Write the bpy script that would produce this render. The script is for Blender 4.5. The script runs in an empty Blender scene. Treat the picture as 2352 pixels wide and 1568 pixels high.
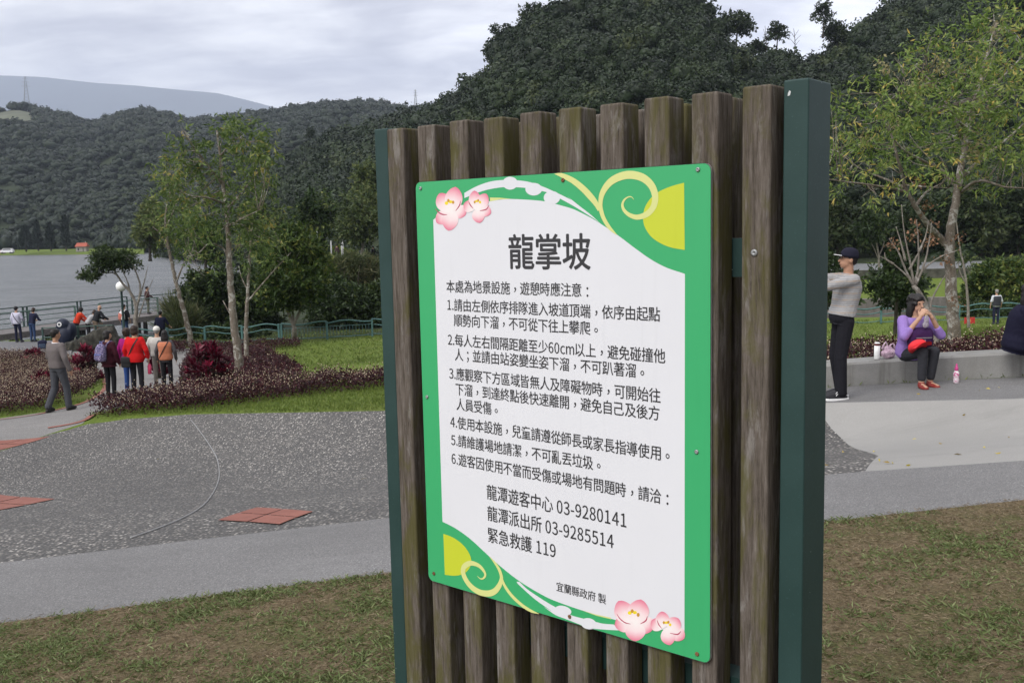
import bpy, math, random
import numpy as np
from mathutils import Vector, Matrix
from mathutils.geometry import delaunay_2d_cdt

R = math.radians
rng = np.random.default_rng(7)
random.seed(7)
SC = bpy.context.scene
COL = SC.collection

# ------------------------------------------------------------------ camera
FPX, PITCH, ROLL = 2240.0, 0.1163, -0.0222      # focal length in units of a 2352 wide frame
CAMZ = 1.6
_rt = np.array([1.0, 0, 0]); _up = np.array([0, math.sin(PITCH), math.cos(PITCH)]); FW = np.array([0, math.cos(PITCH), -math.sin(PITCH)])
RT = math.cos(ROLL) * _rt + math.sin(ROLL) * _up
UP = -math.sin(ROLL) * _rt + math.cos(ROLL) * _up
C0 = np.array([0, 0, CAMZ])
cd = bpy.data.cameras.new('camera'); cam = bpy.data.objects.new('camera', cd); COL.objects.link(cam)
cd.sensor_width = 36; cd.lens = 36 * FPX / 2352; cd.clip_start = 0.05; cd.clip_end = 12000
cam.matrix_world = Matrix(((RT[0], UP[0], -FW[0], 0), (RT[1], UP[1], -FW[1], 0), (RT[2], UP[2], -FW[2], CAMZ), (0, 0, 0, 1)))
SC.camera = cam

# ------------------------------------------------------------------ light
SUN_EL, SUN_AZ = R(46), R(222)                  # high cloud glow behind the camera, to its left
sd = bpy.data.lights.new('sun', 'SUN'); sd.energy = 1.55; sd.angle = R(24); sd.color = (1.0, 0.965, 0.92)
sun = bpy.data.objects.new('sun', sd); COL.objects.link(sun)
_s = Vector((math.sin(SUN_AZ) * math.cos(SUN_EL), math.cos(SUN_AZ) * math.cos(SUN_EL), math.sin(SUN_EL)))
sun.rotation_euler = _s.to_track_quat('Z', 'Y').to_euler()
wd = bpy.data.worlds.new('World'); SC.world = wd; wd.use_nodes = True
SC.view_settings.view_transform = 'Standard'; SC.view_settings.look = 'None'
SC.view_settings.exposure = 0.30; SC.view_settings.gamma = 1.0
SC.cycles.max_bounces = 6; SC.cycles.diffuse_bounces = 3; SC.cycles.transparent_max_bounces = 8
SC.cycles.volume_bounces = 0; SC.cycles.use_denoising = True


class NT:
    def __init__(s, tree): s.t = tree; s.n = tree.nodes; s.l = tree.links
    def new(s, kind, **kw):
        n = s.n.new(kind)
        for k, v in kw.items(): setattr(n, k, v)
        return n
    def put(s, sock, v):
        if v is None: return
        if hasattr(v, 'links'): s.l.new(v, sock)
        elif isinstance(v, (tuple, list)) and len(v) == 3 and sock.type == 'RGBA': sock.default_value = (*v, 1)
        else: sock.default_value = v
    def noise(s, vec, scale, detail=4, rough=.55, dist=0, dim='3D'):
        n = s.new('ShaderNodeTexNoise'); n.noise_dimensions = dim
        s.put(n.inputs['Vector'], vec); n.inputs['Scale'].default_value = scale
        n.inputs['Detail'].default_value = detail; n.inputs['Roughness'].default_value = rough; n.inputs['Distortion'].default_value = dist
        return n.outputs['Fac']
    def voro(s, vec, scale, out='Color', feature='F1', rnd=1.0):
        n = s.new('ShaderNodeTexVoronoi', feature=feature); s.put(n.inputs['Vector'], vec)
        n.inputs['Scale'].default_value = scale; n.inputs['Randomness'].default_value = rnd
        return n.outputs[out]
    def ramp(s, fac, stops, interp='LINEAR'):
        n = s.new('ShaderNodeValToRGB'); s.put(n.inputs[0], fac); cr = n.color_ramp; cr.interpolation = interp
        while len(cr.elements) < len(stops): cr.elements.new(0.5)
        for e, (p, c) in zip(cr.elements, stops):
            e.position = p; e.color = (*(c if isinstance(c, (tuple, list)) else (c, c, c)), 1)
        return n.outputs[0]
    def mix(s, fac, a, b, mode='MIX'):
        n = s.new('ShaderNodeMix', data_type='RGBA', blend_type=mode)
        s.put(n.inputs[0], fac); s.put(n.inputs[6], a); s.put(n.inputs[7], b)
        return n.outputs[2]
    def math(s, op, a, b=None, clamp=False):
        n = s.new('ShaderNodeMath', operation=op, use_clamp=clamp); s.put(n.inputs[0], a); s.put(n.inputs[1], b)
        return n.outputs[0]
    def mapr(s, v, a, b, c=0.0, d=1.0):
        n = s.new('ShaderNodeMapRange'); s.put(n.inputs[0], v)
        for i, x in enumerate((a, b, c, d)): n.inputs[i + 1].default_value = x
        return n.outputs[0]
    def obj(s): return s.new('ShaderNodeTexCoord').outputs['Object']
    def scale(s, vec, sc, rot=(0, 0, 0)):
        n = s.new('ShaderNodeMapping'); s.put(n.inputs[0], vec); n.inputs['Scale'].default_value = sc; n.inputs['Rotation'].default_value = rot
        return n.outputs[0]
    def attr(s, name, out='Fac'):
        n = s.new('ShaderNodeAttribute', attribute_name=name); return n.outputs[out]
    def bump(s, h, strength=.3, dist=.01):
        n = s.new('ShaderNodeBump'); s.put(n.inputs['Height'], h); n.inputs['Strength'].default_value = strength; n.inputs['Distance'].default_value = dist
        return n.outputs[0]


# sky: physical sky behind a deck of broken stratus
w = NT(wd.node_tree); bg = w.n['Background']
sky = w.new('ShaderNodeTexSky', sky_type='NISHITA', sun_disc=False, sun_elevation=SUN_EL, sun_rotation=SUN_AZ)
gd = w.new('ShaderNodeTexCoord').outputs['Generated']
sep = w.new('ShaderNodeSeparateXYZ'); w.put(sep.inputs[0], gd)
zz = w.math('ADD', w.math('MAXIMUM', sep.outputs[2], 0.0), 0.22)
cmb = w.new('ShaderNodeCombineXYZ'); w.put(cmb.inputs[0], w.math('DIVIDE', sep.outputs[0], zz)); w.put(cmb.inputs[1], w.math('DIVIDE', sep.outputs[1], zz))
n1 = w.noise(cmb.outputs[0], 1.35, 6, .5, .5)
n2 = w.noise(w.scale(cmb.outputs[0], (1, 1.9, 1)), 3.4, 6, .55, .4)
cl = w.mix(.35, n1, n2)
ccol = w.ramp(cl, [(0.40, (6.9, 6.75, 7.3)), (0.47, (9.6, 9.45, 9.95)), (0.53, (12.9, 12.75, 12.95)), (0.60, (16.6, 16.4, 16.2))])
# the deck is thin towards the hidden sun (behind the camera, to its left) and overhead, thick and lilac over the hills
dt = w.new('ShaderNodeVectorMath', operation='DOT_PRODUCT'); w.put(dt.inputs[0], gd); dt.inputs[1].default_value = (-.64, -.77, .0)
glow = w.math('ADD', w.math('MULTIPLY', w.math('POWER', w.math('MAXIMUM', dt.outputs['Value'], 0.0), 1.5), 1.0), 0.70)
glow = w.math('MULTIPLY', glow, w.mapr(sep.outputs[2], .12, .6, .86, 1.42))
glow = w.math('MULTIPLY', glow, w.mapr(sep.outputs[0], -.5, .2, .80, 1.14))
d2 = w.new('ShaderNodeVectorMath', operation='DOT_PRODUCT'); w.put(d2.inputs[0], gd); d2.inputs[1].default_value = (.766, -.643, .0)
glow = w.math('MULTIPLY', glow, w.mapr(d2.outputs['Value'], .1, .75, 1.0, .38))  # unseen right rear of the sky dimmed to darken the slats' right faces
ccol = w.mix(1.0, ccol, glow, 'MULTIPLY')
low = w.mapr(sep.outputs[2], 0.03, 0.13, 0.15, 1.0)
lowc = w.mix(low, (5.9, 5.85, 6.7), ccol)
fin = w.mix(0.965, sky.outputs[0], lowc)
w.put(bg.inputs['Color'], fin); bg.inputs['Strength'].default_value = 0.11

# ------------------------------------------------------------------ pixel tracing helpers (2352 x 1568 tracing of the view)
def ray(px, py): return FW + RT * (px - 1176) / FPX - UP * (py - 784) / FPX
def at(px, py, d):
    q = ray(px, py); return C0 + q * (d / q[1])
def sm(a, b, x):
    t = np.clip((np.asarray(x, float) - a) / (b - a), 0, 1); return t * t * (3 - 2 * t)

def ground_z(x, y):
    x = np.asarray(x, float); y = np.asarray(y, float)
    P = .071 * np.clip(x, -45, 14) - .0655 * np.clip(y, -10, 200)
    P = P - 1.95 * sm(16, 43, y) * sm(-1, 6, x)
    z = -3.35 + np.logaddexp(0, 4 * (P + 3.35)) / 4
    # the washed-pebble bowl between the near walk and the rim
    yn = 7.2 + .03 * x; yr = 13.17 - .62 * x
    t = np.clip((y - yn) / np.maximum(yr - yn, 1), 0, 1)
    dip = np.sin(np.pi * t ** 1.55) * np.clip((yr - yn) / 6, .35, 1.2) * .42
    z = z - dip * sm(-10.5, -6.5, x)
    # right bank beyond the canal
    rb = sm(4, 9, x)
    bank = np.interp(y, [58, 60, 60.4, 71, 71.4, 82, 110], [-5.3, -5.3, -3.35, -2.75, -2.12, -2.05, 1.5])
    z = np.where(y > 56, z * (1 - rb) + bank * rb, z)
    z = z - rb * 2.1 * sm(49.5, 51.5, y) * (y <= 56)
    # lake bed
    z = z - 2.4 * sm(47.5, 50.5, y) * sm(0, 2.5, -(x + .325 * y))
    return z

def gp(px, py, zoff=0.0):
    q = ray(px, py); d = 2.0; prev = d
    while d < 140:
        p = C0 + q * d / q[1]
        if p[2] <= float(ground_z(p[0], p[1])) + zoff:
            a, b = prev, d
            for _ in range(24):
                m = (a + b) / 2; p = C0 + q * m / q[1]
                if p[2] <= float(ground_z(p[0], p[1])) + zoff: b = m
                else: a = m
            return p
        prev = d; d += max(.04, d * .006)
    return C0 + q * 60 / q[1]

# ------------------------------------------------------------------ object helpers
def tag(o, label=None, cat=None, group=None, kind=None):
    if label: o['label'] = label
    if cat: o['category'] = cat
    if group: o['group'] = group
    if kind: o['kind'] = kind
    return o

def empty(name, loc, rz=0, label=None, cat=None, group=None):
    o = bpy.data.objects.new(name, None); COL.objects.link(o); o.empty_display_size = .2
    o.location = loc; o.rotation_euler = (0, 0, rz)
    return tag(o, label, cat, group)

def link(name, me, mats, parent=None, smooth=False):
    o = bpy.data.objects.new(name, me); COL.objects.link(o)
    for m in (mats if isinstance(mats, (list, tuple)) else [mats]): me.materials.append(m)
    if smooth: me.polygons.foreach_set('use_smooth', np.ones(len(me.polygons), bool))
    if parent: o.parent = parent
    return o

class MB:
    def __init__(s): s.v = []; s.f = []; s.m = []; s.n = 0
    def add(s, V, F, mat=0):
        V = np.asarray(V, float).reshape(-1, 3); s.v.append(V)
        for f in F: s.f.append([i + s.n for i in f]); s.m.append(mat)
        s.n += len(V); return s
    def box(s, c, size, M=None, mat=0):
        h = np.asarray(size, float) / 2
        V = np.array([[i, j, k] for i in (-1, 1) for j in (-1, 1) for k in (-1, 1)]) * h
        if M is not None: V = V @ np.asarray(M).T
        return s.add(V + np.asarray(c), [(0, 1, 3, 2), (4, 6, 7, 5), (0, 4, 5, 1), (2, 3, 7, 6), (0, 2, 6, 4), (1, 5, 7, 3)], mat)
    def rbox(s, c, size, r, M=None, mat=0, seg=3):
        # box with all twelve edges rounded, lofted along z
        hx, hy, hz = np.asarray(size, float) / 2
        rings = []
        for k in range(seg + 1):
            a = math.pi / 2 * k / seg; rings.append((-hz + r * (1 - math.sin(a)), r * (1 - math.cos(a))))
        rings = [(z, r - r * math.sqrt(max(0, 1 - ((z + hz - r) / r) ** 2)) if z + hz < r else 0) for z, _ in reversed(rings)]
        rings.sort()
        rings = rings + [(-z, i) for z, i in reversed(rings)]
        out = []
        for z, ins in rings:
            pts = []
            for cx, cy, a0 in ((1, 1, 0), (-1, 1, 90), (-1, -1, 180), (1, -1, 270)):
                for k in range(seg + 1):
                    a = R(a0 + 90 * k / seg); rr = max(r - ins, 1e-4)
                    pts.append((cx * (hx - r) + rr * math.cos(a), cy * (hy - r) + rr * math.sin(a), z))
            out.append(np.array(pts))
        if M is not None: out = [o @ np.asarray(M).T for o in out]
        return s.loft([o + np.asarray(c) for o in out], mat=mat)
    def loft(s, rings, cap=True, mat=0):
        k = len(rings[0]); V = np.concatenate(rings); F = []
        for i in range(len(rings) - 1):
            for j in range(k):
                a = i * k + j; b = i * k + (j + 1) % k; F.append((a, b, b + k, a + k))
        if cap: F.append(tuple(range(k))[::-1]); F.append(tuple(range((len(rings) - 1) * k, len(rings) * k)))
        return s.add(V, F, mat)
    def tube(s, pts, rad, n=8, mat=0, cap=True):
        P = np.asarray(pts, float)
        r = np.full(len(P), rad, float) if np.isscalar(rad) else np.asarray(rad, float)
        T = np.gradient(P, axis=0); T /= np.linalg.norm(T, axis=1)[:, None] + 1e-9
        ref = np.array([0, 0, 1.0]) if abs(T[0][2]) < .9 else np.array([1.0, 0, 0])
        u = np.cross(ref, T[0]); u /= np.linalg.norm(u); rings = []
        ang = np.arange(n) * 2 * math.pi / n
        for p, t, q in zip(P, T, r):
            u = u - t * (u @ t); u /= np.linalg.norm(u) + 1e-9; v = np.cross(t, u)
            rings.append(p + q * (np.cos(ang)[:, None] * u + np.sin(ang)[:, None] * v))
        return s.loft(rings, cap, mat)
    def ell(s, c, r, M=None, n=14, mat=0):
        r = np.asarray(r, float) if not np.isscalar(r) else np.full(3, r, float); rings = []
        for i in range(n // 2 + 1):
            a = math.pi * (i + .03 * (i == 0) - .03 * (i == n // 2)) / (n // 2)
            ang = np.arange(n) * 2 * math.pi / n
            V = np.stack([np.cos(ang) * math.sin(a), np.sin(ang) * math.sin(a), np.full(n, -math.cos(a))], 1) * r
            if M is not None: V = V @ np.asarray(M).T
            rings.append(V + np.asarray(c))
        return s.loft(rings, True, mat)
    def cap(s, a, b, ra, rb, n=12, mat=0):
        a = np.asarray(a, float); b = np.asarray(b, float); t = b - a; L = np.linalg.norm(t) + 1e-9; t /= L
        pts = [a - t * ra * .98]; rr = [ra * .12]
        for k in (.8, .45): pts.append(a - t * ra * k); rr.append(ra * math.sqrt(1 - k * k))
        pts.append(a); rr.append(ra); pts.append((a + b) / 2); rr.append((ra + rb) / 2); pts.append(b); rr.append(rb)
        for k in (.45, .8): pts.append(b + t * rb * k); rr.append(rb * math.sqrt(1 - k * k))
        pts.append(b + t * rb * .98); rr.append(rb * .12)
        return s.tube(pts, rr, n, mat)
    def mesh(s, name):
        me = bpy.data.meshes.new(name)
        me.from_pydata(np.concatenate(s.v).tolist(), [], s.f); me.update()
        if any(s.m): me.polygons.foreach_set('material_index', s.m)
        return me
    def build(s, name, mats, parent=None, smooth=False, bevel=0, loc=None):
        o = link(name, s.mesh(name), mats, parent, smooth)
        if loc is not None: o.location = loc
        if bevel:
            b = o.modifiers.new('bevel', 'BEVEL'); b.width = bevel; b.segments = 2; b.limit_method = 'ANGLE'
        return o

def np_mesh(name, V, F, tint=None):
    V = np.asarray(V, np.float32); F = np.asarray(F, np.int32); k = F.shape[1]
    me = bpy.data.meshes.new(name); me.vertices.add(len(V)); me.vertices.foreach_set('co', V.ravel())
    me.loops.add(F.size); me.loops.foreach_set('vertex_index', F.ravel())
    me.polygons.add(len(F)); me.polygons.foreach_set('loop_start', np.arange(len(F), dtype=np.int32) * k)
    me.update(calc_edges=True)
    if tint is not None:
        a = me.attributes.new('tint', 'FLOAT', 'POINT'); a.data.foreach_set('value', np.asarray(tint, np.float32))
    return me

def unit(v): return v / (np.linalg.norm(v, axis=-1, keepdims=True) + 1e-9)
def cards(P, D, L, Wd, fold=.15, N0=None):
    """diamond leaves: base P, direction D, length L, width Wd -> verts (n*4,3), quads"""
    n = len(P); D = unit(D); S = unit(np.cross(D, rng.normal(size=(n, 3)) if N0 is None else N0)); N = np.cross(D, S)
    L = np.broadcast_to(L, n)[:, None]; Wd = np.broadcast_to(Wd, n)[:, None]
    mid = P + D * L * .42 + N * L * fold * rng.uniform(-1, 1, (n, 1))
    V = np.stack([P, mid - S * Wd * .5, P + D * L, mid + S * Wd * .5], 1).reshape(-1, 3)
    return V, np.arange(n * 4).reshape(n, 4)

# ------------------------------------------------------------------ materials
MATS = {}
def mat(name, fn):
    if name in MATS: return MATS[name]
    m = bpy.data.materials.new(name); m.use_nodes = True; t = NT(m.node_tree); b = t.n['Principled BSDF']
    b.inputs['Specular IOR Level'].default_value = .3
    fn(t, b); MATS[name] = m; return m

def simple(name, c, rough=.6, var=.12, scale=14, bump=0, metal=0):
    def fn(t, b):
        n = t.noise(t.obj(), scale, 5)
        lo = tuple(x * (1 - var) for x in c); hi = tuple(min(1, x * (1 + var)) for x in c)
        t.put(b.inputs['Base Color'], t.ramp(n, [(.3, lo), (.7, hi)])); b.inputs['Roughness'].default_value = rough; b.inputs['Metallic'].default_value = metal
        if bump: t.put(b.inputs['Normal'], t.bump(n, bump, .01))
    return mat(name, fn)

def cloth(name, c, wr=.5):
    def fn(t, b):
        o = t.obj(); n = t.noise(o, 9, 4, .6, .6); f = t.noise(o, 220, 2)
        t.put(b.inputs['Base Color'], t.mix(t.mapr(f, .3, .7), tuple(x * .82 for x in c), tuple(min(1, x * 1.12) for x in c)))
        b.inputs['Roughness'].default_value = .9; b.inputs['Specular IOR Level'].default_value = .1
        t.put(b.inputs['Normal'], t.bump(n, wr, .035))
    return mat(name, fn)

def leaf(name, stops, trans=.3, rough=.5):
    def fn(t, b):
        col = t.ramp(t.attr('tint'), stops)
        t.put(b.inputs['Base Color'], col); b.inputs['Roughness'].default_value = rough; b.inputs['Specular IOR Level'].default_value = .25
        tr = t.new('ShaderNodeBsdfTranslucent'); t.put(tr.inputs['Color'], col)
        mx = t.new('ShaderNodeMixShader'); mx.inputs[0].default_value = trans
        out = t.n['Material Output']; t.l.new(b.outputs[0], mx.inputs[1]); t.l.new(tr.outputs[0], mx.inputs[2]); t.l.new(mx.outputs[0], out.inputs['Surface'])
    return mat(name, fn)

def bark(name, a, bcol, patch, scale=6, amt=.5):
    def fn(t, b):
        o = t.obj(); n = t.noise(t.scale(o, (1, 1, .35)), scale * 2, 6, .65); p = t.noise(o, scale, 5, .7, .4); f = t.noise(o, scale * 7, 3)
        col = t.mix(t.mapr(n, .35, .65), a, bcol); col = t.mix(t.mapr(p, amt, amt + .08), col, patch)
        col = t.mix(t.mapr(f, .35, .7, 0, .45), col, tuple(x * .35 for x in a))
        t.put(b.inputs['Base Color'], col); b.inputs['Roughness'].default_value = .9; t.put(b.inputs['Normal'], t.bump(n, .6, .02))
    return mat(name, fn)

def m_concrete(name, c, stain=.3, scale=1.0, fine=160, spk=1.0):
    def fn(t, b):
        o = t.obj(); big = t.noise(o, .6 * scale, 5, .6, .3); mid = t.noise(o, 6 * scale, 5); f = t.voro(o, fine, 'Color')
        fv = t.new('ShaderNodeSeparateColor'); t.put(fv.inputs[0], f)
        col = t.ramp(fv.outputs[0], [(0, tuple(x * (1 - .45 * spk) for x in c)), (.5, c), (.9, tuple(x * (1 + .15 * spk) for x in c)), (1, tuple(min(.8, x * (1 + 1.1 * spk)) for x in c))])
        col = t.mix(t.mapr(big, .35, .68, 0, stain), col, tuple(x * .62 for x in c), 'MIX'); wear = t.noise(t.scale(o, (.5, 1.4, 1)), 1.3 * scale, 6, .7, .8); col = t.mix(t.mapr(wear, .52, .66, 0, .28), col, tuple(x * .55 for x in c)); col = t.mix(t.mapr(wear, .30, .42, .22, 0), col, tuple(min(.8, x * 1.35) for x in c)); col = t.mix(t.mapr(mid, .3, .75, 0, .22), col, tuple(x * .8 for x in c))
        t.put(b.inputs['Base Color'], col); b.inputs['Roughness'].default_value = .85
        t.put(b.inputs['Normal'], t.bump(t.noise(o, 70, 4), .25, .006))
    return mat(name, fn)

def f_pebble(t, b):
    o = t.obj(); wob = t.mix(.03, o, t.new('ShaderNodeTexNoise').outputs['Color'])
    c1 = t.new('ShaderNodeSeparateColor'); v = t.new('ShaderNodeTexVoronoi'); t.put(v.inputs['Vector'], o); v.inputs['Scale'].default_value = 40
    t.put(c1.inputs[0], v.outputs['Color'])
    big = t.noise(o, .45, 4, .6)
    # clusters with more white stones come and go over the surface
    s = t.math('ADD', c1.outputs[0], t.mapr(big, .3, .7, -.10, .07))
    col = t.ramp(s, [(0, (.05, .049, .048)), (.22, (.082, .080, .077)), (.45, (.125, .12, .113)), (.62, (.185, .175, .162)), (.77, (.27, .25, .225)), (.88, (.40, .375, .34)), (.955, (.60, .57, .52))], 'CONSTANT')
    rim = t.mapr(v.outputs['Distance'], .25, .62)
    col = t.mix(rim, col, (.07, .068, .066))
    dirt = t.noise(o, 1.7, 5, .65)
    col = t.mix(t.mapr(dirt, .52, .75, 0, .45), col, (.09, .085, .08))
    t.put(b.inputs['Base Color'], col); b.inputs['Roughness'].default_value = .75
    t.put(b.inputs['Normal'], t.bump(t.math('SUBTRACT', 1.0, v.outputs['Distance']), .9, .012))
M_PEB = mat('washed_pebbles', f_pebble)
M_WALK = m_concrete('grey_walk', (.165, .163, .162), .45)
M_SLIDE = m_concrete('pale_concrete', (.27, .265, .252), .34, .8, 260, .25)
M_PATH = m_concrete('path_concrete', (.19, .184, .177), .4)
M_PLAZA = m_concrete('plaza_asphalt', (.13, .13, .135), .3)
M_ROAD = m_concrete('road_asphalt', (.16, .165, .17), .2, .3, 20)
def m_bench():
    m = m_concrete('bench_concrete', (.245, .243, .232), .5, 2.2, 200, .3); t = NT(m.node_tree); b = t.n['Principled BSDF']; src = b.inputs['Base Color'].links[0].from_socket
    o = t.obj(); d = t.noise(t.scale(o, (1, 1, .06)), 5.5, 5, .65); e = t.noise(t.scale(o, (1, 1, .3)), 2.0, 4, .6)
    c = t.mix(t.mapr(d, .54, .66, 0, .5), src, (.10, .095, .08)); c = t.mix(t.mapr(e, .5, .7, 0, .4), c, (.14, .135, .12)); t.put(b.inputs['Base Color'], c); return m
M_BENCH = m_bench() if True else m_concrete('bench_concrete', (.235, .235, .225), .65, 2.2, 200, .3)

def f_dry(t, b):
    o = t.obj(); n = t.noise(o, 1.1, 5, .6, .3); f = t.noise(o, 38, 6, .75); s = t.noise(o, 7, 5, .65)
    c = t.ramp(f, [(.28, (.06, .047, .027)), (.5, (.14, .108, .064)), (.72, (.24, .188, .118))])
    g = t.ramp(f, [(.28, (.045, .05, .02)), (.5, (.10, .10, .042)), (.75, (.18, .17, .075))])
    c = t.mix(t.mapr(t.mix(.4, n, s), .47, .6), c, g)
    t.put(b.inputs['Base Color'], c); b.inputs['Roughness'].default_value = .95; b.inputs['Specular IOR Level'].default_value = .1
    t.put(b.inputs['Normal'], t.bump(f, .8, .03))
M_DRY = mat('dry_turf', f_dry)
def f_lawn(t, b):
    o = t.obj(); n = t.noise(o, .35, 5, .6, .3); f = t.noise(o, 16, 6, .75)
    c = t.ramp(f, [(.3, (.05, .075, .014)), (.5, (.105, .15, .026)), (.72, (.17, .215, .05))])
    c = t.mix(t.mapr(n, .5, .68, 0, .45), c, (.12, .12, .04))
    t.put(b.inputs['Base Color'], c); b.inputs['Roughness'].default_value = .95; b.inputs['Specular IOR Level'].default_value = .1
    t.put(b.inputs['Normal'], t.bump(f, .7, .05))
M_LAWN = mat('lawn', f_lawn)
def f_soil(t, b):
    o = t.obj(); n = t.noise(o, .8, 6, .7)
    t.put(b.inputs['Base Color'], t.ramp(n, [(.3, (.012, .02, .008)), (.6, (.03, .042, .016)), (.8, (.05, .05, .022))])); b.inputs['Roughness'].default_value = 1
    t.put(b.inputs['Normal'], t.bump(n, .8, .3))
M_SOIL = mat('undergrowth_soil', f_soil)
def f_tile(t, b):
    o = t.obj(); n = t.noise(o, 5, 5, .6); f = t.noise(o, 120, 3)
    c = t.ramp(n, [(.3, (.185, .068, .05)), (.7, (.25, .098, .072))]); c = t.mix(t.mapr(f, .3, .7, 0, .25), c, (.2, .1, .085))
    t.put(b.inputs['Base Color'], c); b.inputs['Roughness'].default_value = .8
M_TILE = mat('terracotta', f_tile)
def f_water(t, b):
    o = t.obj()
    n1 = t.noise(t.scale(o, (1, 1.6, 1)), 1.5, 5, .6); n2 = t.noise(t.scale(o, (1, 2.4, 1)), .12, 4, .6)
    t.put(b.inputs['Base Color'], t.mix(t.mapr(n2, .35, .65), (.16, .17, .178), (.215, .226, .235))); b.inputs['Roughness'].default_value = .24; b.inputs['IOR'].default_value = 1.33
    b.inputs['Specular IOR Level'].default_value = .5
    t.put(b.inputs['Normal'], t.bump(t.mix(.35, n1, n2), 1.0, 1.3))
M_WATER = mat('lake_water', f_water)
def f_wood(t, b):
    o = t.obj(); oi = t.new('ShaderNodeObjectInfo').outputs['Random']
    off = t.new('ShaderNodeVectorMath', operation='ADD'); t.put(off.inputs[0], o)
    cx = t.new('ShaderNodeCombineXYZ'); t.put(cx.inputs[0], t.math('MULTIPLY', oi, 37.0)); t.put(cx.inputs[2], t.math('MULTIPLY', oi, 11.0)); t.put(off.inputs[1], cx.outputs[0])
    p = off.outputs[0]
    g = t.noise(t.scale(p, (1, 1, .075)), 150, 7, .75); s = t.noise(t.scale(p, (1, 1, .18)), 32, 6, .7, .5); mo = t.noise(t.scale(p, (1, 1, .3)), 13, 6, .7, .6)
    c = t.ramp(g, [(.28, (.032, .027, .022)), (.44, (.082, .069, .057)), (.62, (.142, .122, .105)), (.82, (.245, .228, .21))])
    c = t.mix(t.mapr(s, .56, .66, 0, .65), c, (.235, .22, .205))          # silvery weathering
    c = t.mix(t.mapr(mo, .47, .60, 0, .72), c, (.080, .076, .022))       # green-brown algae
    v = t.voro(p, 60, 'Distance'); c = t.mix(t.mapr(v, .0, .09, .9, 0), c, (.055, .045, .035))
    t.put(b.inputs['Base Color'], c); b.inputs['Roughness'].default_value = 1; b.inputs['Specular IOR Level'].default_value = .03
    t.put(b.inputs['Normal'], t.bump(g, .5, .003))
M_WOOD = mat('weathered_timber', f_wood)
def f_gsteel(t, b):
    o = t.obj(); n = t.noise(o, 9, 5, .6); f = t.noise(o, 260, 2); ch = t.voro(o, 26, 'Distance')
    c = t.mix(t.mapr(n, .35, .7), (.015, .040, .036), (.021, .050, .046)); c = t.mix(t.mapr(f, .62, .8, 0, .5), c, (.06, .11, .11))
    c = t.mix(t.mapr(ch, .022, .03, 1, 0), c, (.3, .34, .33))
    t.put(b.inputs['Base Color'], c); b.inputs['Roughness'].default_value = .55; t.put(b.inputs['Normal'], t.bump(f, .12, .001))
M_GSTEEL = mat('dark_green_paint', f_gsteel)
M_TEAL = simple('teal_paint', (.072, .155, .150), .5, .25, 8)
M_PIERG = simple('pier_green_paint', (.028, .055, .05), .55, .3, 5)
M_PIERL = simple('pale_green_paint', (.075, .13, .105), .55, .25, 5)
M_DECK = simple('grey_deck_boards', (.13, .118, .115), .8, .3, 6)
M_DARKW = simple('dark_pile', (.03, .03, .032), .8)
M_STONE = simple('mossy_stone', (.042, .040, .033), .95, .75, 5, 1.0)
def f_rwall(t, b):
    o = t.obj(); n = t.noise(t.scale(o, (1, 1, .25)), 1.1, 5, .65); f = t.noise(o, 7, 5, .7)
    c = t.mix(t.mapr(n, .35, .7), (.20, .185, .165), (.075, .07, .058)); c = t.mix(t.mapr(f, .45, .75, 0, .5), c, (.06, .065, .045))
    t.put(b.inputs['Base Color'], c); b.inputs['Roughness'].default_value = .95
M_RWALL = mat('stained_retaining_wall', f_rwall)

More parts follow.
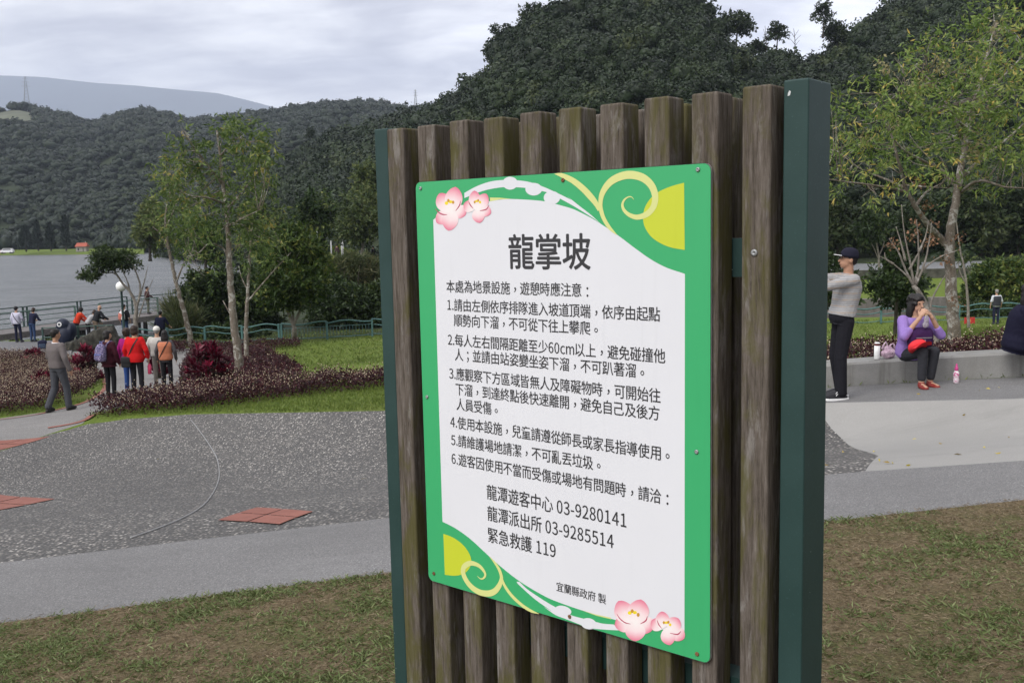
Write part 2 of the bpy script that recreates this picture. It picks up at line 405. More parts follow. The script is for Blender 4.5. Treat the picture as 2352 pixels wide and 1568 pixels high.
LF = {
 'willow': leaf('willow_leaves', [(0, (.038, .075, .017)), (.4, (.10, .165, .036)), (.75, (.19, .265, .065)), (.96, (.33, .34, .10)), (1, (.44, .34, .09))], .35),
 'birch': leaf('slim_tree_leaves', [(0, (.028, .055, .014)), (.45, (.075, .122, .03)), (.8, (.15, .205, .055)), (.97, (.27, .27, .08)), (1, (.34, .28, .07))], .35),
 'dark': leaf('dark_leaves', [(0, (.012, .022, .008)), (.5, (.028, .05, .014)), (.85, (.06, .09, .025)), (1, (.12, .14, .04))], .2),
 'shrub': leaf('glossy_shrub_leaves', [(0, (.012, .026, .007)), (.5, (.033, .062, .014)), (.8, (.075, .115, .024)), (1, (.19, .21, .05))], .25),
 'pale': leaf('pale_leaves', [(0, (.03, .05, .018)), (.5, (.07, .10, .032)), (1, (.16, .18, .06))], .3),
 'reed': leaf('reed_leaves', [(0, (.035, .05, .018)), (.5, (.075, .095, .035)), (1, (.19, .17, .09))], .25),
 'lime': leaf('lime_leaves', [(0, (.09, .15, .015)), (1, (.30, .36, .04))], .3),
 'forest': leaf('forest_leaves', [(0, (.010, .019, .007)), (.4, (.018, .033, .011)), (.75, (.030, .048, .015)), (1, (.056, .072, .024))], .15),
 'far': leaf('far_forest_leaves', [(0, (.008, .016, .007)), (.5, (.014, .025, .011)), (1, (.028, .042, .016))], .1),
 'purple': leaf('purple_leaves', [(0, (.012, .004, .006)), (.5, (.045, .012, .017)), (.8, (.085, .025, .028)), (.9, (.03, .04, .012)), (1, (.05, .065, .02))], .2),
 'cordy': leaf('crimson_leaves', [(0, (.012, .003, .006)), (.55, (.075, .006, .018)), (.85, (.26, .015, .05)), (1, (.50, .09, .16))], .2, .4),
 'flower': leaf('cream_flower_heads', [(0, (.28, .19, .14)), (.6, (.46, .36, .26)), (1, (.70, .62, .46))], .1, .8),
 'grass': leaf('grass_blades', [(0, (.12, .10, .045)), (.3, (.085, .11, .035)), (.7, (.13, .175, .06)), (1, (.23, .265, .115))], .3),
 'straw': leaf('straw_blades', [(0, (.075, .054, .03)), (.6, (.175, .132, .078)), (1, (.29, .23, .145))], .15),
 'lawn': leaf('lawn_blades', [(0, (.06, .09, .015)), (.5, (.115, .165, .03)), (1, (.21, .24, .07))], .3),
 'fallen': leaf('fallen_leaves', [(0, (.16, .10, .03)), (.6, (.38, .29, .04)), (1, (.52, .44, .08))], .1),
 'seed': leaf('seed_clusters', [(0, (.12, .075, .05)), (.5, (.22, .12, .06)), (1, (.34, .19, .12))], .2),
 'tan': leaf('pale_blossom', [(0, (.17, .15, .07)), (1, (.33, .30, .15))], .3),
}
B_MOT = bark('mottled_bark', (.13, .105, .08), (.22, .19, .155), (.42, .41, .37), 7, .52)
B_BRN = bark('brown_bark', (.10, .066, .05), (.165, .115, .085), (.26, .23, .19), 6, .62)
B_GREY = bark('grey_bark', (.16, .14, .12), (.26, .235, .20), (.36, .34, .31), 8, .55)
B_DARK = bark('dark_bark', (.035, .03, .024), (.07, .06, .045), (.12, .11, .09), 6, .6)

# ------------------------------------------------------------------ ground: one sheet, cut into its surfaces
def wpoly(pix): return [tuple(gp(*p)[:2]) for p in pix]
E_edge = [(-9, 4.9), (-5, 5.2)] + wpoly([(0, 1430), (400, 1378), (890, 1315), (1895, 1197), (2352, 1147)]) + [(6, 6.15), (12, 6.3)]
N_edge = [(-9, 6.9), (-5.5, 6.95)] + wpoly([(0, 1292), (440, 1240), (880, 1190), (1895, 1090)]) + [tuple(gp(1987, 1082)[:2])] + wpoly([(2352, 1057)]) + [(6, 7.5), (12, 7.6)]
rim = [(-11.2, 17.0), (-9, 16.0)]
def rimline(x): return 13.17 - .62 * x
rim = [(x, rimline(x) - .25 * math.exp(-((x + 4.2) / 1.0) ** 2) * 0) for x in (-5.6, -5.2, -4, -3, -1.8, 0, 1.2, 2.2, 3.45)]
slide_left = [(3.45, rimline(3.45)), (3.42, 10.0), (3.30, 9.0), (3.05, 8.0), tuple(gp(1987, 1082)[:2])]
walk2 = [(3.45, rimline(3.45)), (5.2, 10.0), (8, 9.6), (12, 9.4)]
bench_pts = [(1.6, 13.1), (2.6, 12.75), (3.75, 12.35), (4.6, 12.15), (5.4, 11.95), (6.3, 11.55), (7.2, 11.0), (8.4, 10.2)]
path_poly = wpoly([(-150, 975), (-40, 966), (110, 945), (200, 922), (243, 890), (232, 855), (160, 822), (20, 812), (-80, 812), (-80, 789), (150, 784), (330, 790), (440, 800), (425, 850), (412, 898), (330, 925), (215, 950), (190, 972), (110, 997), (0, 1035), (-150, 1084)])
seg_pts = []; seg_edges = []
def chain(pts, closed=False, step=.5):
    out = []
    pts = list(pts) + ([pts[0]] if closed else [])
    for a, b in zip(pts[:-1], pts[1:]):
        k = max(1, int(math.dist(a, b) / step))
        for i in range(k): out.append((a[0] + (b[0] - a[0]) * i / k, a[1] + (b[1] - a[1]) * i / k))
    if not closed: out.append(pts[-1])
    i0 = len(seg_pts); seg_pts.extend(out)
    for i in range(len(out) - 1): seg_edges.append((i0 + i, i0 + i + 1))
    if closed: seg_edges.append((i0 + len(out) - 1, i0))
    return out
E_d = chain(E_edge); N_d = chain(N_edge)
mound_left = [(-5.6, rimline(-5.6))] + wpoly([(290, 962), (200, 974), (110, 998), (0, 1036), (-150, 1085)]) + [(-9.5, 10), (-9, 6.9)]
mound_d = chain(list(reversed(rim)) + mound_left[1:-1], step=.35)
slide_d = chain(slide_left, step=.3); walk2_d = chain(walk2, step=.5); bench_d = chain(bench_pts, step=.4)
path_d = chain(path_poly, True, .6)
bank_lines = [chain([(6, y), (60, y)], step=3) for y in (49.4, 51.6, 60.0, 60.42, 71.0, 71.4, 81.8)]
gpts = []
for i in range(112):
    r = .9 * 1.0425 ** i
    for k in range(-58, 59): 
        a = R(k * (1.0 if True else 2)); gpts.append((r * math.sin(a), r * math.cos(a)))
for i in range(14):
    r = 2.0 * 1.33 ** i
    for k in range(1, 24):
        a = R(58 + k * (360 - 116) / 24); gpts.append((r * math.sin(a), r * math.cos(a)))
gpts.append((0, 0))
allp = [Vector(p) for p in seg_pts + gpts]
V2, _, F2, _, _, _ = delaunay_2d_cdt(allp, seg_edges, [], 0, 1e-4)
V2 = np.array([(v.x, v.y) for v in V2]); F2 = [f for f in F2 if len(f) == 3]
F2 = np.array(F2)
cen = V2[F2].mean(1)
def inpoly(P, poly):
    poly = np.asarray(poly); x, y = P[:, 0], P[:, 1]; ins = np.zeros(len(P), bool)
    for i in range(len(poly)):
        x1, y1 = poly[i]; x2, y2 = poly[i - 1]
        c = ((y1 > y) != (y2 > y)) & (x < (x2 - x1) * (y - y1) / (y2 - y1 + 1e-12) + x1); ins ^= c
    return ins
reg = np.full(len(F2), 0)                                       # 0 lawn
nearp = E_d + [(12, -30), (-9, -30)]
reg[inpoly(cen, nearp) | (cen[:, 1] < 4.5) | ((cen[:, 1] < 5.5) & (abs(cen[:, 0]) > 9))] = 1
reg[inpoly(cen, E_d + N_d[::-1])] = 2
walk_far = [(3.45, rimline(3.45)), (1.3, rimline(1.3)), (1.3, 13.2)] + bench_d[1:]
reg[inpoly(cen, walk_far + [(12, 9.0), (12, 9.4)] + walk2_d[::-1])] = 6
# far edge of the right walkway follows the bench
N_left = [p for p in N_d if p[0] <= gp(1987, 1082)[0] + 1e-6]; N_right = [p for p in N_d if p[0] >= gp(1987, 1082)[0] - 1e-6]
mound_poly = mound_d + N_left + slide_d[::-1]
reg[inpoly(cen, path_d)] = 5
reg[inpoly(cen, mound_poly)] = 3
reg[inpoly(cen, slide_d + N_right + walk2_d[::-1])] = 4
reg[(cen[:, 0] > 6) & (cen[:, 1] > 71.2) & (cen[:, 1] < 81.8)] = 7
reg[(ground_z(cen[:, 0], cen[:, 1]) < -3.6) | (cen[:, 1] > 82) | ((cen[:, 1] > 44.6) & (cen[:, 0] < 6) & (cen[:, 0] > -19)) | (cen[:, 1] < -12)] = 8
Z2 = ground_z(V2[:, 0], V2[:, 1]); V3 = np.column_stack([V2, Z2])
names = {0: ('lawn', M_LAWN, 'green lawn sloping down towards the lake fence', 'lawn'), 1: ('turf', M_DRY, 'patchy dry turf around the notice board', 'ground'),
         2: ('walkway', M_WALK, 'grey fine-aggregate walkway crossing the foreground', 'walkway'), 3: ('pebble_slope', M_PEB, 'washed pebble bowl set with terracotta diamonds', 'paving'),
         4: ('concrete_slide', M_SLIDE, 'pale smooth concrete slide slope beside the pebbles', 'paving'), 5: ('path', M_PATH, 'light grey path winding between the purple flower beds', 'path'),
         6: ('upper_walkway', M_WALK, 'grey walkway along the concrete bench kerb', 'walkway'), 7: ('road', M_ROAD, 'asphalt road at the foot of the wooded hill', 'road'),
         8: ('shore_ground', M_SOIL, 'dark soil under the shore bushes and wood edge', 'ground')}
for k, (nm, m, lb, ct) in names.items():
    f = F2[reg == k]
    if not len(f): continue
    used, inv = np.unique(f.ravel(), return_inverse=True)
    me = np_mesh(nm, V3[used], inv.reshape(-1, 3)); o = link(nm, me, m, smooth=True); tag(o, lb, ct, kind='structure')

def sample_region(pred, n, box):
    x0, x1, y0, y1 = box; P = np.column_stack([rng.uniform(x0, x1, n), rng.uniform(y0, y1, n)])
    P = P[pred(P)]; return np.column_stack([P, ground_z(P[:, 0], P[:, 1])])
def view_mask(P, m=.06): return np.abs(P[:, 0] / np.maximum(P[:, 1], .1)) < .53 + m

# lake
V = np.array([(-1500, 46, -4.45), (60, 46, -4.45), (60, 420, -4.45), (-1500, 420, -4.45)], float)
o = link('water', np_mesh('water', V, [[0, 1, 2, 3]]), M_WATER); tag(o, 'grey lake with wind ripples below the wooded hills', 'lake', kind='structure')

# ------------------------------------------------------------------ hills, far mountain
def interp(tab, px): a = np.array(tab, float); return np.interp(px, a[:, 0], a[:, 1])
def polar_hill(name, px0, px1, npx, base, ridge, sky, treeh, z0, nr, expo, rough, matr, label, cat, back=1.3):
    pxs = np.linspace(px0, px1, npx); rb = interp(base, pxs); rr = interp(ridge, pxs)
    ysk = interp(sky, pxs); zr = np.array([at(p, y, r)[2] for p, y, r in zip(pxs, ysk, rr)]) - treeh
    s = np.concatenate([np.linspace(0, 1, nr), np.linspace(1.03, back, 5)])
    d = rb[:, None] + (rr - rb)[:, None] * s
    zz = z0 + (zr - z0)[:, None] * np.where(s <= 1, np.clip(s, 0, 1) ** expo, 1 - (s - 1) * .55)
    tx = np.array([ray(p, 540)[0] / ray(p, 540)[1] for p in pxs])
    X = tx[:, None] * d
    ph = rng.uniform(0, 6, 6)
    wv = sum(np.sin(X / L + ph[i]) * np.cos(d / (L * .8) + ph[i + 3]) for i, L in enumerate((rough * 9, rough * 4, rough * 2.1)))
    zz = zz + wv * rough * .33 * np.sin(np.clip(s, 0, 1) * math.pi)
    G = np.stack([X, d, zz], 2)
    n1, n2 = d.shape; idx = np.arange(n1 * n2).reshape(n1, n2)
    F = np.stack([idx[:-1, :-1], idx[1:, :-1], idx[1:, 1:], idx[:-1, 1:]], -1).reshape(-1, 4)
    o = link(name, np_mesh(name, G.reshape(-1, 3), F), matr, smooth=True); tag(o, label, cat, kind='structure')
    return G
near_sky = [(380, 618), (430, 590), (470, 548), (560, 470), (640, 388), (720, 328), (860, 286), (980, 250), (1040, 205), (1110, 165), (1140, 112), (1180, 62), (1240, 15), (1300, -15), (1500, -60), (1600, -20), (1670, 40), (1720, 105), (1880, 110), (1930, 70), (2000, 20), (2080, -25), (2352, -130), (2900, -220)]
near_ridge = [(380, 330), (480, 310), (640, 300), (860, 265), (1000, 230), (1130, 190), (1300, 175), (1690, 175), (1800, 185), (2000, 190), (2900, 205)]
near_base = [(380, 250), (480, 190), (640, 130), (860, 104), (1130, 95), (1500, 84), (2900, 83)]
GN = polar_hill('hill', 380, 2900, 130, near_base, near_ridge, near_sky, 5.0, -3.4, 26, .95, 2.2, M_SOIL, 'steep wooded hill rising behind the notice board', 'hill')
far_sky = [(-700, 200), (-200, 225), (0, 238), (60, 226), (150, 245), (230, 270), (300, 248), (345, 236), (450, 266), (560, 252), (640, 243), (740, 228), (860, 222), (930, 236), (1000, 232), (1200, 240), (1500, 260)]
GF = polar_hill('hills', -700, 1500, 130, [(-700, 388), (0, 388), (250, 378), (480, 305), (700, 265), (1500, 260)], [(-700, 880), (300, 880), (640, 900), (1500, 900)], far_sky, 9.0, -4.6, 34, .92, 9, M_SOIL, 'broad forested hillside across the lake', 'hills')
M_MTN = simple('distant_forest', (.022, .032, .026), .95, .4, .004)
polar_hill('mountain', -700, 1300, 80, [(-700, 4300), (1300, 4300)], [(-700, 7000), (1300, 7000)], [(-900, 140), (-200, 156), (0, 172), (120, 176), (240, 190), (330, 196), (430, 206), (520, 214), (600, 234), (700, 262), (900, 300), (1300, 340)], 0, -5, 24, 1.0, 60, M_MTN, 'blue far mountain fading into the low cloud', 'mountain')
# low grassy shore and pale field on the far side
def strip(name, pa, pb, z, m, lb, ct):
    V = []
    for a, b in zip(pa, pb): V += [(*a[:2], z), (*b[:2], z + 1.6)]
    F = [[2 * i, 2 * i + 2, 2 * i + 3, 2 * i + 1] for i in range(len(pa) - 1)]
    o = link(name, np_mesh(name, np.array(V), F), m); tag(o, lb, ct, kind='structure')
strip('shore', [at(x, 560, 358 - max(0, x) * .11) for x in (-700, -300, 0, 120, 240, 330)], [at(x, 560, 384 - max(0, x) * .10) for x in (-700, -300, 0, 120, 240, 330)], -4.40, M_LAWN, 'low grassy far shore under the forest', 'shore')

# forest on the hills: crown templates of leaf clumps, many crowns in one mass
def crown_template(n, lobes, card, core=(18, 11), cs=.74, lo=.82, jit=.24):
    L = rng.normal(size=(lobes, 3)); L[:, 2] = np.abs(L[:, 2]) * .9 - .15; L = unit(L) * rng.uniform(.35, .75, (lobes, 1)); L[:, 2] *= .85
    rad = rng.uniform(.30, .52, lobes); k = rng.integers(0, lobes, n)
    N = unit(rng.normal(size=(n, 3)) + np.array([0, 0, .35])); P = L[k] + N * rad[k][:, None] * rng.uniform(lo, 1.12, (n, 1))
    D = unit(np.cross(N, rng.normal(size=(n, 3))) + N * .25)
    V, F = cards(P, D, card * rng.uniform(.7, 1.4, n), card * rng.uniform(.6, 1.1, n), .2, unit(N + rng.normal(0, jit, (n, 3))))
    lt = .35 + .30 * rng.normal(0, .4, lobes)
    t = np.repeat(np.clip(lt[k] + rng.normal(0, .05, n), 0, 1), 4)
    # leafy mass under the outer sprays: one lobed surface, so no bare holes open between the leaves
    na, nb = core; th = np.arange(na) * 2 * math.pi / na; ph = np.linspace(-.42, .5, nb) * math.pi
    d = np.stack([np.cos(ph)[:, None] * np.cos(th), np.cos(ph)[:, None] * np.sin(th), np.sin(ph)[:, None] * np.ones(na)], 2).reshape(-1, 3)
    ld = d @ L.T; q = ld ** 2 - (L ** 2).sum(1) + rad ** 2; rr = np.where(q > 0, ld + np.sqrt(np.maximum(q, 0)), 0); kk = rr.argmax(1); r = np.maximum(rr.max(1), .3) * cs
    ids = np.arange(na * nb).reshape(nb, na); F2_ = np.stack([ids[:-1], np.roll(ids, -1, 1)[:-1], np.roll(ids, -1, 1)[1:], ids[1:]], -1).reshape(-1, 4)
    return np.concatenate([V, d * r[:, None]]), np.concatenate([t, np.clip(lt[kk] - .05, 0, 1)]), np.concatenate([F, F2_ + len(V)]), len(F)
def forest(name, P, rad, temps, m, label, flat=(.8, 1.15)):
    Vs = []; Ts = []; Fs = []; Sm = []; off = 0
    for i in range(len(P)):
        V, t, F, nc = temps[rng.integers(len(temps))]; Fs.append(F + off); off += len(V); Sm.append(np.arange(len(F)) >= nc); a = rng.uniform(0, 6.28); c, s = math.cos(a), math.sin(a)
        q = rad[i]; Vr = np.column_stack([V[:, 0] * c - V[:, 1] * s, V[:, 0] * s + V[:, 1] * c, V[:, 2] * rng.uniform(*flat)]) * q
        Vs.append(Vr + P[i] + np.array([0, 0, q * .55])); Ts.append(np.clip(t + rng.normal(0, .22), 0, 1))
    V = np.concatenate(Vs); F = np.concatenate(Fs)
    o = link(name, np_mesh(name, V, F, np.concatenate(Ts)), m); o.data.polygons.foreach_set('use_smooth', np.concatenate(Sm)); tag(o, label, 'forest', kind='stuff'); return o
def on_grid(G, n, smax, smin=0.0, pw=.8):
    a = rng.uniform(0, G.shape[0] - 1.001, n); nr = G.shape[1] - 5
    b = rng.uniform(smin, smax, n) ** pw * (nr - 1)
    i = a.astype(int); j = b.astype(int); fa = (a - i)[:, None]; fb = (b - j)[:, None]
    return (G[i, j] * (1 - fa) + G[i + 1, j] * fa) * (1 - fb) + (G[i, j + 1] * (1 - fa) + G[i + 1, j + 1] * fa) * fb
tn = [crown_template(430, 12, .165) for _ in range(8)]
P = on_grid(GN, 2300, 1.03); forest('forest', P, rng.uniform(1.9, 3.5, len(P)) * np.clip(P[:, 1] / 170, .72, 1.5), tn, LF['forest'], 'dense evergreen forest covering the near hill')
tf = [crown_template(46, 8, .28, (10, 7), .92, .9) for _ in range(6)]
FI = [i for i, p in enumerate(np.linspace(-700, 1500, 130)) if -160 < p < 112]; FJ = range(26, 33)
FV = GF[FI[0]:FI[-1] + 1, FJ[0]:FJ[-1] + 1] + np.array([0, 0, 1.2]); _n1, _n2 = FV.shape[:2]; _id = np.arange(_n1 * _n2).reshape(_n1, _n2)
o = link('hill_field', np_mesh('hill_field', FV.reshape(-1, 3), np.stack([_id[:-1, :-1], _id[1:, :-1], _id[1:, 1:], _id[:-1, 1:]], -1).reshape(-1, 4)), simple('pale_hill_grass', (.115, .125, .085), .95, .3, .05)); tag(o, 'pale grassy clearing near the top of the far left hill', 'field', kind='structure')
P = on_grid(GF, 9000, 1.02, 0, 1.0)
_f0, _f1 = FV[:, 0, 1].min(), FV[:, -1, 1].max(); P = P[~((P[:, 1] > _f0 - 6) & (P[:, 1] < _f1 + 4) & (P[:, 0] / P[:, 1] < (112 - 1176) / FPX) & (P[:, 0] / P[:, 1] > (-160 - 1176) / FPX))]
forest('forest', P, rng.uniform(3.0, 5.2, len(P)) * np.clip(P[:, 1] / 600, .72, 1.25), tf, LF['far'], 'bluish forest mass on the hillside across the lake')
P = np.array([at(x, 560, d) for x, d in zip(rng.uniform(-300, 640, 300), rng.uniform(366, 392, 300))]); _q = P[:, 0] / P[:, 1]; _d = np.interp(_q, [-.8, -.42, -.32, -.2], [384, 384, 302, 284]) + rng.uniform(0, 18, 300); P = np.column_stack([_q * _d, _d, np.full(300, -3.8)])
_px = 1176 + FPX * P[:, 0] / P[:, 1]; P = P[(_px < 150) | (_px > 228)]; forest('treeline', P, rng.uniform(3.0, 5.0, len(P)), tf, LF['far'], 'row of bushes and trees along the far shore', (1.0, 1.7))

# ------------------------------------------------------------------ trees
def smooth_path(pts, k=6):
    P = np.asarray(pts, float)
    if len(P) < 3: return np.array([P[0] + (P[-1] - P[0]) * t for t in np.linspace(0, 1, k)])
    out = []
    Q = np.vstack([2 * P[0] - P[1], P, 2 * P[-1] - P[-2]])
    for i in range(1, len(Q) - 2):
        for t in np.linspace(0, 1, k, endpoint=False):
            a, b, c, d = Q[i - 1:i + 3]
            out.append(.5 * (2 * b + (c - a) * t + (2 * a - 5 * b + 4 * c - d) * t * t + (3 * b - a - 3 * c + d) * t ** 3))
    out.append(P[-1]); return np.array(out)

def make_tree(name, label, cat, limbs, blobs, lm, bm, L=.11, Wd=.035, sprig=.35, per=12, droop=.3, group=None, twigs=3, tb=.0, extra=None, tw_r=.012, clump=.0, dens=1.0):
    """limbs: list of (points, r0, r1); blobs: list of (centre, radii, sprig count)"""
    base = np.asarray(limbs[0][0][0]); root = empty(name, base, 0, label, cat, group)
    wood = MB(); nodes = []
    for k, (pts, r0, r1) in enumerate(limbs):
        P = smooth_path(np.asarray(pts) - base); t = np.linspace(0, 1, len(P)); rr = r0 + (r1 - r0) * t ** .8
        if k == 0: rr[0] *= 1.5; rr[1] *= 1.15
        P[1:] += rng.normal(0, 1, P[1:].shape) * rr[1:, None] * .12
        wood.tube(P, rr, 10 if r0 > .05 else 6); nodes.append(P[len(P) // 4:] if k == 0 else P)
    nodes = np.concatenate(nodes)
    Vs = []; Ts = []
    for c, rad, n in blobs:
        c = np.asarray(c) - base; rad = np.asarray(rad)
        for _ in range(twigs):
            e = c + rng.uniform(-.75, .75, 3) * rad; s = nodes[np.argmin(np.linalg.norm(nodes - e, axis=1) + rng.uniform(0, .5, len(nodes)))]
            mid = (s + e) / 2 + rng.normal(0, .08, 3) * np.linalg.norm(e - s)
            wood.tube(smooth_path([s, mid, e], 4), np.linspace(tw_r, tw_r * .35, 9), 5)
        n = max(4, int(n * dens)); X = unit(rng.normal(size=(n, 3))) * rng.uniform(.15, 1, (n, 1)) ** .45 * rad + c
        D = unit((X - c) / rad * .8 + rng.normal(0, .6, (n, 3)) + np.array([0, 0, .15]))
        bt = rng.normal(0, .10) + tb
        tcl = rng.normal(0, .12, n)
        u = rng.uniform(0, 1, (n, per)); off = rng.normal(0, clump + .02, (n, per, 3))
        P = X[:, None] + D[:, None] * (u * sprig)[..., None] + off
        ld = D[:, None] * .7 + rng.normal(0, .7, (n, per, 3)) + np.array([0, 0, -droop])
        V, F = cards(P.reshape(-1, 3), ld.reshape(-1, 3), L * rng.uniform(.6, 1.3, n * per), Wd * rng.uniform(.7, 1.3, n * per))
        Vs.append(V); Ts.append(np.repeat(np.clip(.48 + bt + np.repeat(tcl, per) + rng.normal(0, .16, n * per), 0, 1), 4))
    wood.build('trunk', bm, root, True)
    if Vs:
        V = np.concatenate(Vs); link('crown', np_mesh('crown', V, np.arange(len(V)).reshape(-1, 4), np.concatenate(Ts)), lm, root)
    return root

def pixblobs(lst, d, dep=1.0):
    out = []
    for b in lst:
        px, py, rx, ry, n = b[:5]; dd = d + (b[5] if len(b) > 5 else rng.uniform(-.5, .5) * dep)
        k = d / FPX; out.append((at(px, py, dd), (rx * k, max(rx, ry) * k * .8, ry * k), n))
    return out
def plimb(pix, d, r0, r1):
    P = []
    for i, p in enumerate(pix):
        P.append(at(p[0], p[1], d + (p[2] if len(p) > 2 else 0)))
    return (P, r0, r1)
def gd(px, py): return gp(px, py)[1]

def grow(root_name, label, base_px, d, build): ...

# main slim tree, left of the board
D1 = gd(552, 872)
def ground_start(l, px, py):
    l[0][0] = gp(px, py) - np.array([0, 0, .1]); return l
l = ground_start(plimb([(552, 872), (545, 800), (532, 690), (526, 590), (522, 500, .2), (512, 420, .3), (505, 350, .3), (498, 300, .2)], D1, .125, .02), 552, 872)
limbs = [l, plimb([(527, 600), (512, 570), (480, 560, -.5), (455, 582, -.8), (425, 590, -1)], D1, .03, .008),
         plimb([(541, 760), (533, 730), (512, 690)], D1, .035, .012),
         plimb([(520, 480, .2), (545, 455), (580, 410, .6), (600, 380, .8)], D1, .04, .01),
         plimb([(520, 470, .2), (480, 455, -.4), (440, 450, -.8), (415, 440, -1)], D1, .035, .008),
         plimb([(513, 425, .3), (470, 370), (440, 330, -.4), (418, 300, -.6)], D1, .03, .006),
         plimb([(506, 360, .3), (530, 330), (560, 310, .4)], D1, .025, .006),
         plimb([(522, 520), (560, 500, -.6), (600, 480, -.9)], D1, .03, .006)]
bl = pixblobs([(418, 300, 22, 20, 16), (440, 335, 22, 18, 16), (400, 395, 30, 28, 30), (425, 372, 24, 18, 20), (452, 352, 26, 22, 28), (505, 318, 34, 32, 60), (545, 300, 24, 24, 40), (580, 330, 34, 30, 60), (600, 375, 26, 26, 40), (560, 375, 34, 28, 60),
               (470, 400, 34, 26, 50), (440, 440, 34, 26, 44), (500, 450, 30, 26, 34), (550, 440, 38, 28, 60), (595, 440, 30, 30, 50), (470, 490, 36, 26, 44), (545, 500, 34, 24, 44), (600, 490, 32, 26, 40), (412, 470, 28, 28, 36), (500, 540, 38, 22, 36), (575, 545, 36, 24, 40), (440, 530, 34, 28, 36), (395, 425, 20, 22, 26)], D1, 2.4)
make_tree('tree', 'tall slim tree with mottled whitish trunk rising from the purple flower bed', 'tree', limbs, bl, LF['birch'], B_MOT, L=.15, Wd=.042, sprig=.42, per=11, droop=.5, twigs=4, dens=.54, tb=.10)
# its thinner companion
D2 = gd(567, 838)
l = ground_start(plimb([(567, 838), (565, 760), (569, 680), (573, 600), (578, 520, .3), (582, 470, .4)], D2, .085, .02), 567, 838)
limbs = [l, plimb([(571, 690), (600, 655), (640, 610, .4), (668, 580, .6)], D2, .035, .01), plimb([(572, 670), (556, 640), (548, 610)], D2, .03, .008), plimb([(575, 570), (600, 540), (622, 515)], D2, .03, .006)]
bl = pixblobs([(600, 570, 28, 22, 34), (560, 590, 26, 22, 30), (640, 600, 26, 20, 26), (590, 520, 32, 26, 40), (620, 540, 26, 22, 26), (545, 560, 20, 18, 18), (650, 555, 22, 18, 14)], D2, 1.6)
make_tree('tree', 'thinner pale trunk just right of the tall slim tree', 'tree', limbs, bl, LF['birch'], B_MOT, L=.15, Wd=.045, sprig=.4, per=10, droop=.45, dens=.5, tb=.05)
# leaning thin tree at left
D3 = gd(441, 795)
l = ground_start(plimb([(441, 795), (428, 735), (410, 670), (396, 610), (386, 560), (380, 500), (390, 440)], D3, .13, .03), 441, 795)
limbs = [l, plimb([(404, 650), (425, 600), (445, 570)], D3, .05, .012), plimb([(390, 580), (370, 540), (350, 520)], D3, .05, .012), plimb([(383, 520), (405, 470), (420, 430)], D3, .05, .012)]
bl = pixblobs([(390, 400, 24, 24, 50), (405, 430, 30, 26, 60), (375, 470, 26, 26, 50), (415, 490, 32, 28, 70), (395, 530, 34, 28, 60), (440, 530, 30, 26, 50), (425, 570, 28, 22, 40), (370, 520, 22, 22, 30), (450, 600, 30, 18, 26), (470, 632, 30, 14, 18)], D3, 3)
make_tree('tree', 'leaning thin tree with sparse foliage in front of the lake', 'tree', limbs, bl, LF['birch'], B_MOT, L=.2, Wd=.06, sprig=.6, per=11, droop=.5, dens=.48, tb=.08)
# feathery small tree by the lamp
D4 = 41.0
b4 = at(314, 785, D4); b4[2] = float(ground_z(b4[0], b4[1]))
l = plimb([(312, 780), (311, 740), (313, 705), (300, 672), (281, 650), (262, 622), (240, 606)], D4, .11, .02); l[0][0] = b4
limbs = [l, plimb([(313, 710), (322, 670), (318, 640), (300, 600), (285, 585)], D4, .06, .012), plimb([(322, 680), (333, 640), (340, 610)], D4, .035, .008), plimb([(281, 650), (262, 628), (225, 628), (205, 634)], D4, .04, .01), plimb([(312, 745), (328, 700), (335, 680), (352, 640)], D4, .04, .008), plimb([(300, 672), (290, 640), (270, 600)], D4, .04, .01)]
bl = pixblobs([(245, 590, 30, 10, 110), (270, 602, 32, 10, 110), (206, 632, 20, 8, 70), (236, 612, 26, 8, 70), (285, 588, 24, 8, 60), (240, 578, 18, 6, 40), (298, 608, 20, 7, 40)], D4, 1.5)
make_tree('tree', 'small flat-topped tree with bare forked branches beside the globe lamp', 'tree', limbs, bl, LF['dark'], B_GREY, L=.15, Wd=.05, sprig=.26, per=12, droop=.1)
# upright shrub tree at the fence
D5 = gd(676, 787)
l = plimb([(676, 785), (676, 762), (674, 745), (660, 705), (655, 640)], D5, .14, .05); l[0][0] = gp(676, 785)
limbs = [l, plimb([(674, 748), (690, 705), (695, 640)], D5, .08, .03), plimb([(674, 742), (672, 690), (672, 610)], D5, .06, .02)]
bl = pixblobs([(650, 640, 45, 40, 260), (700, 640, 45, 42, 260), (625, 670, 30, 36, 140), (725, 665, 30, 36, 140), (675, 600, 48, 36, 240), (640, 590, 26, 34, 120), (715, 595, 28, 34, 120), (670, 680, 50, 28, 220), (655, 552, 14, 26, 60), (680, 548, 12, 24, 50), (705, 556, 12, 26, 54), (640, 562, 11, 20, 40), (728, 575, 10, 22, 40), (745, 610, 14, 24, 50), (612, 610, 14, 22, 50)], D5, 3)
make_tree('tree', 'dense upright shrubby tree with forked pale trunk before the wavy fence', 'tree', limbs, bl, LF['shrub'], B_GREY, L=.24, Wd=.09, sprig=.4, per=10, droop=-.3, tb=.12, twigs=2, dens=.8)
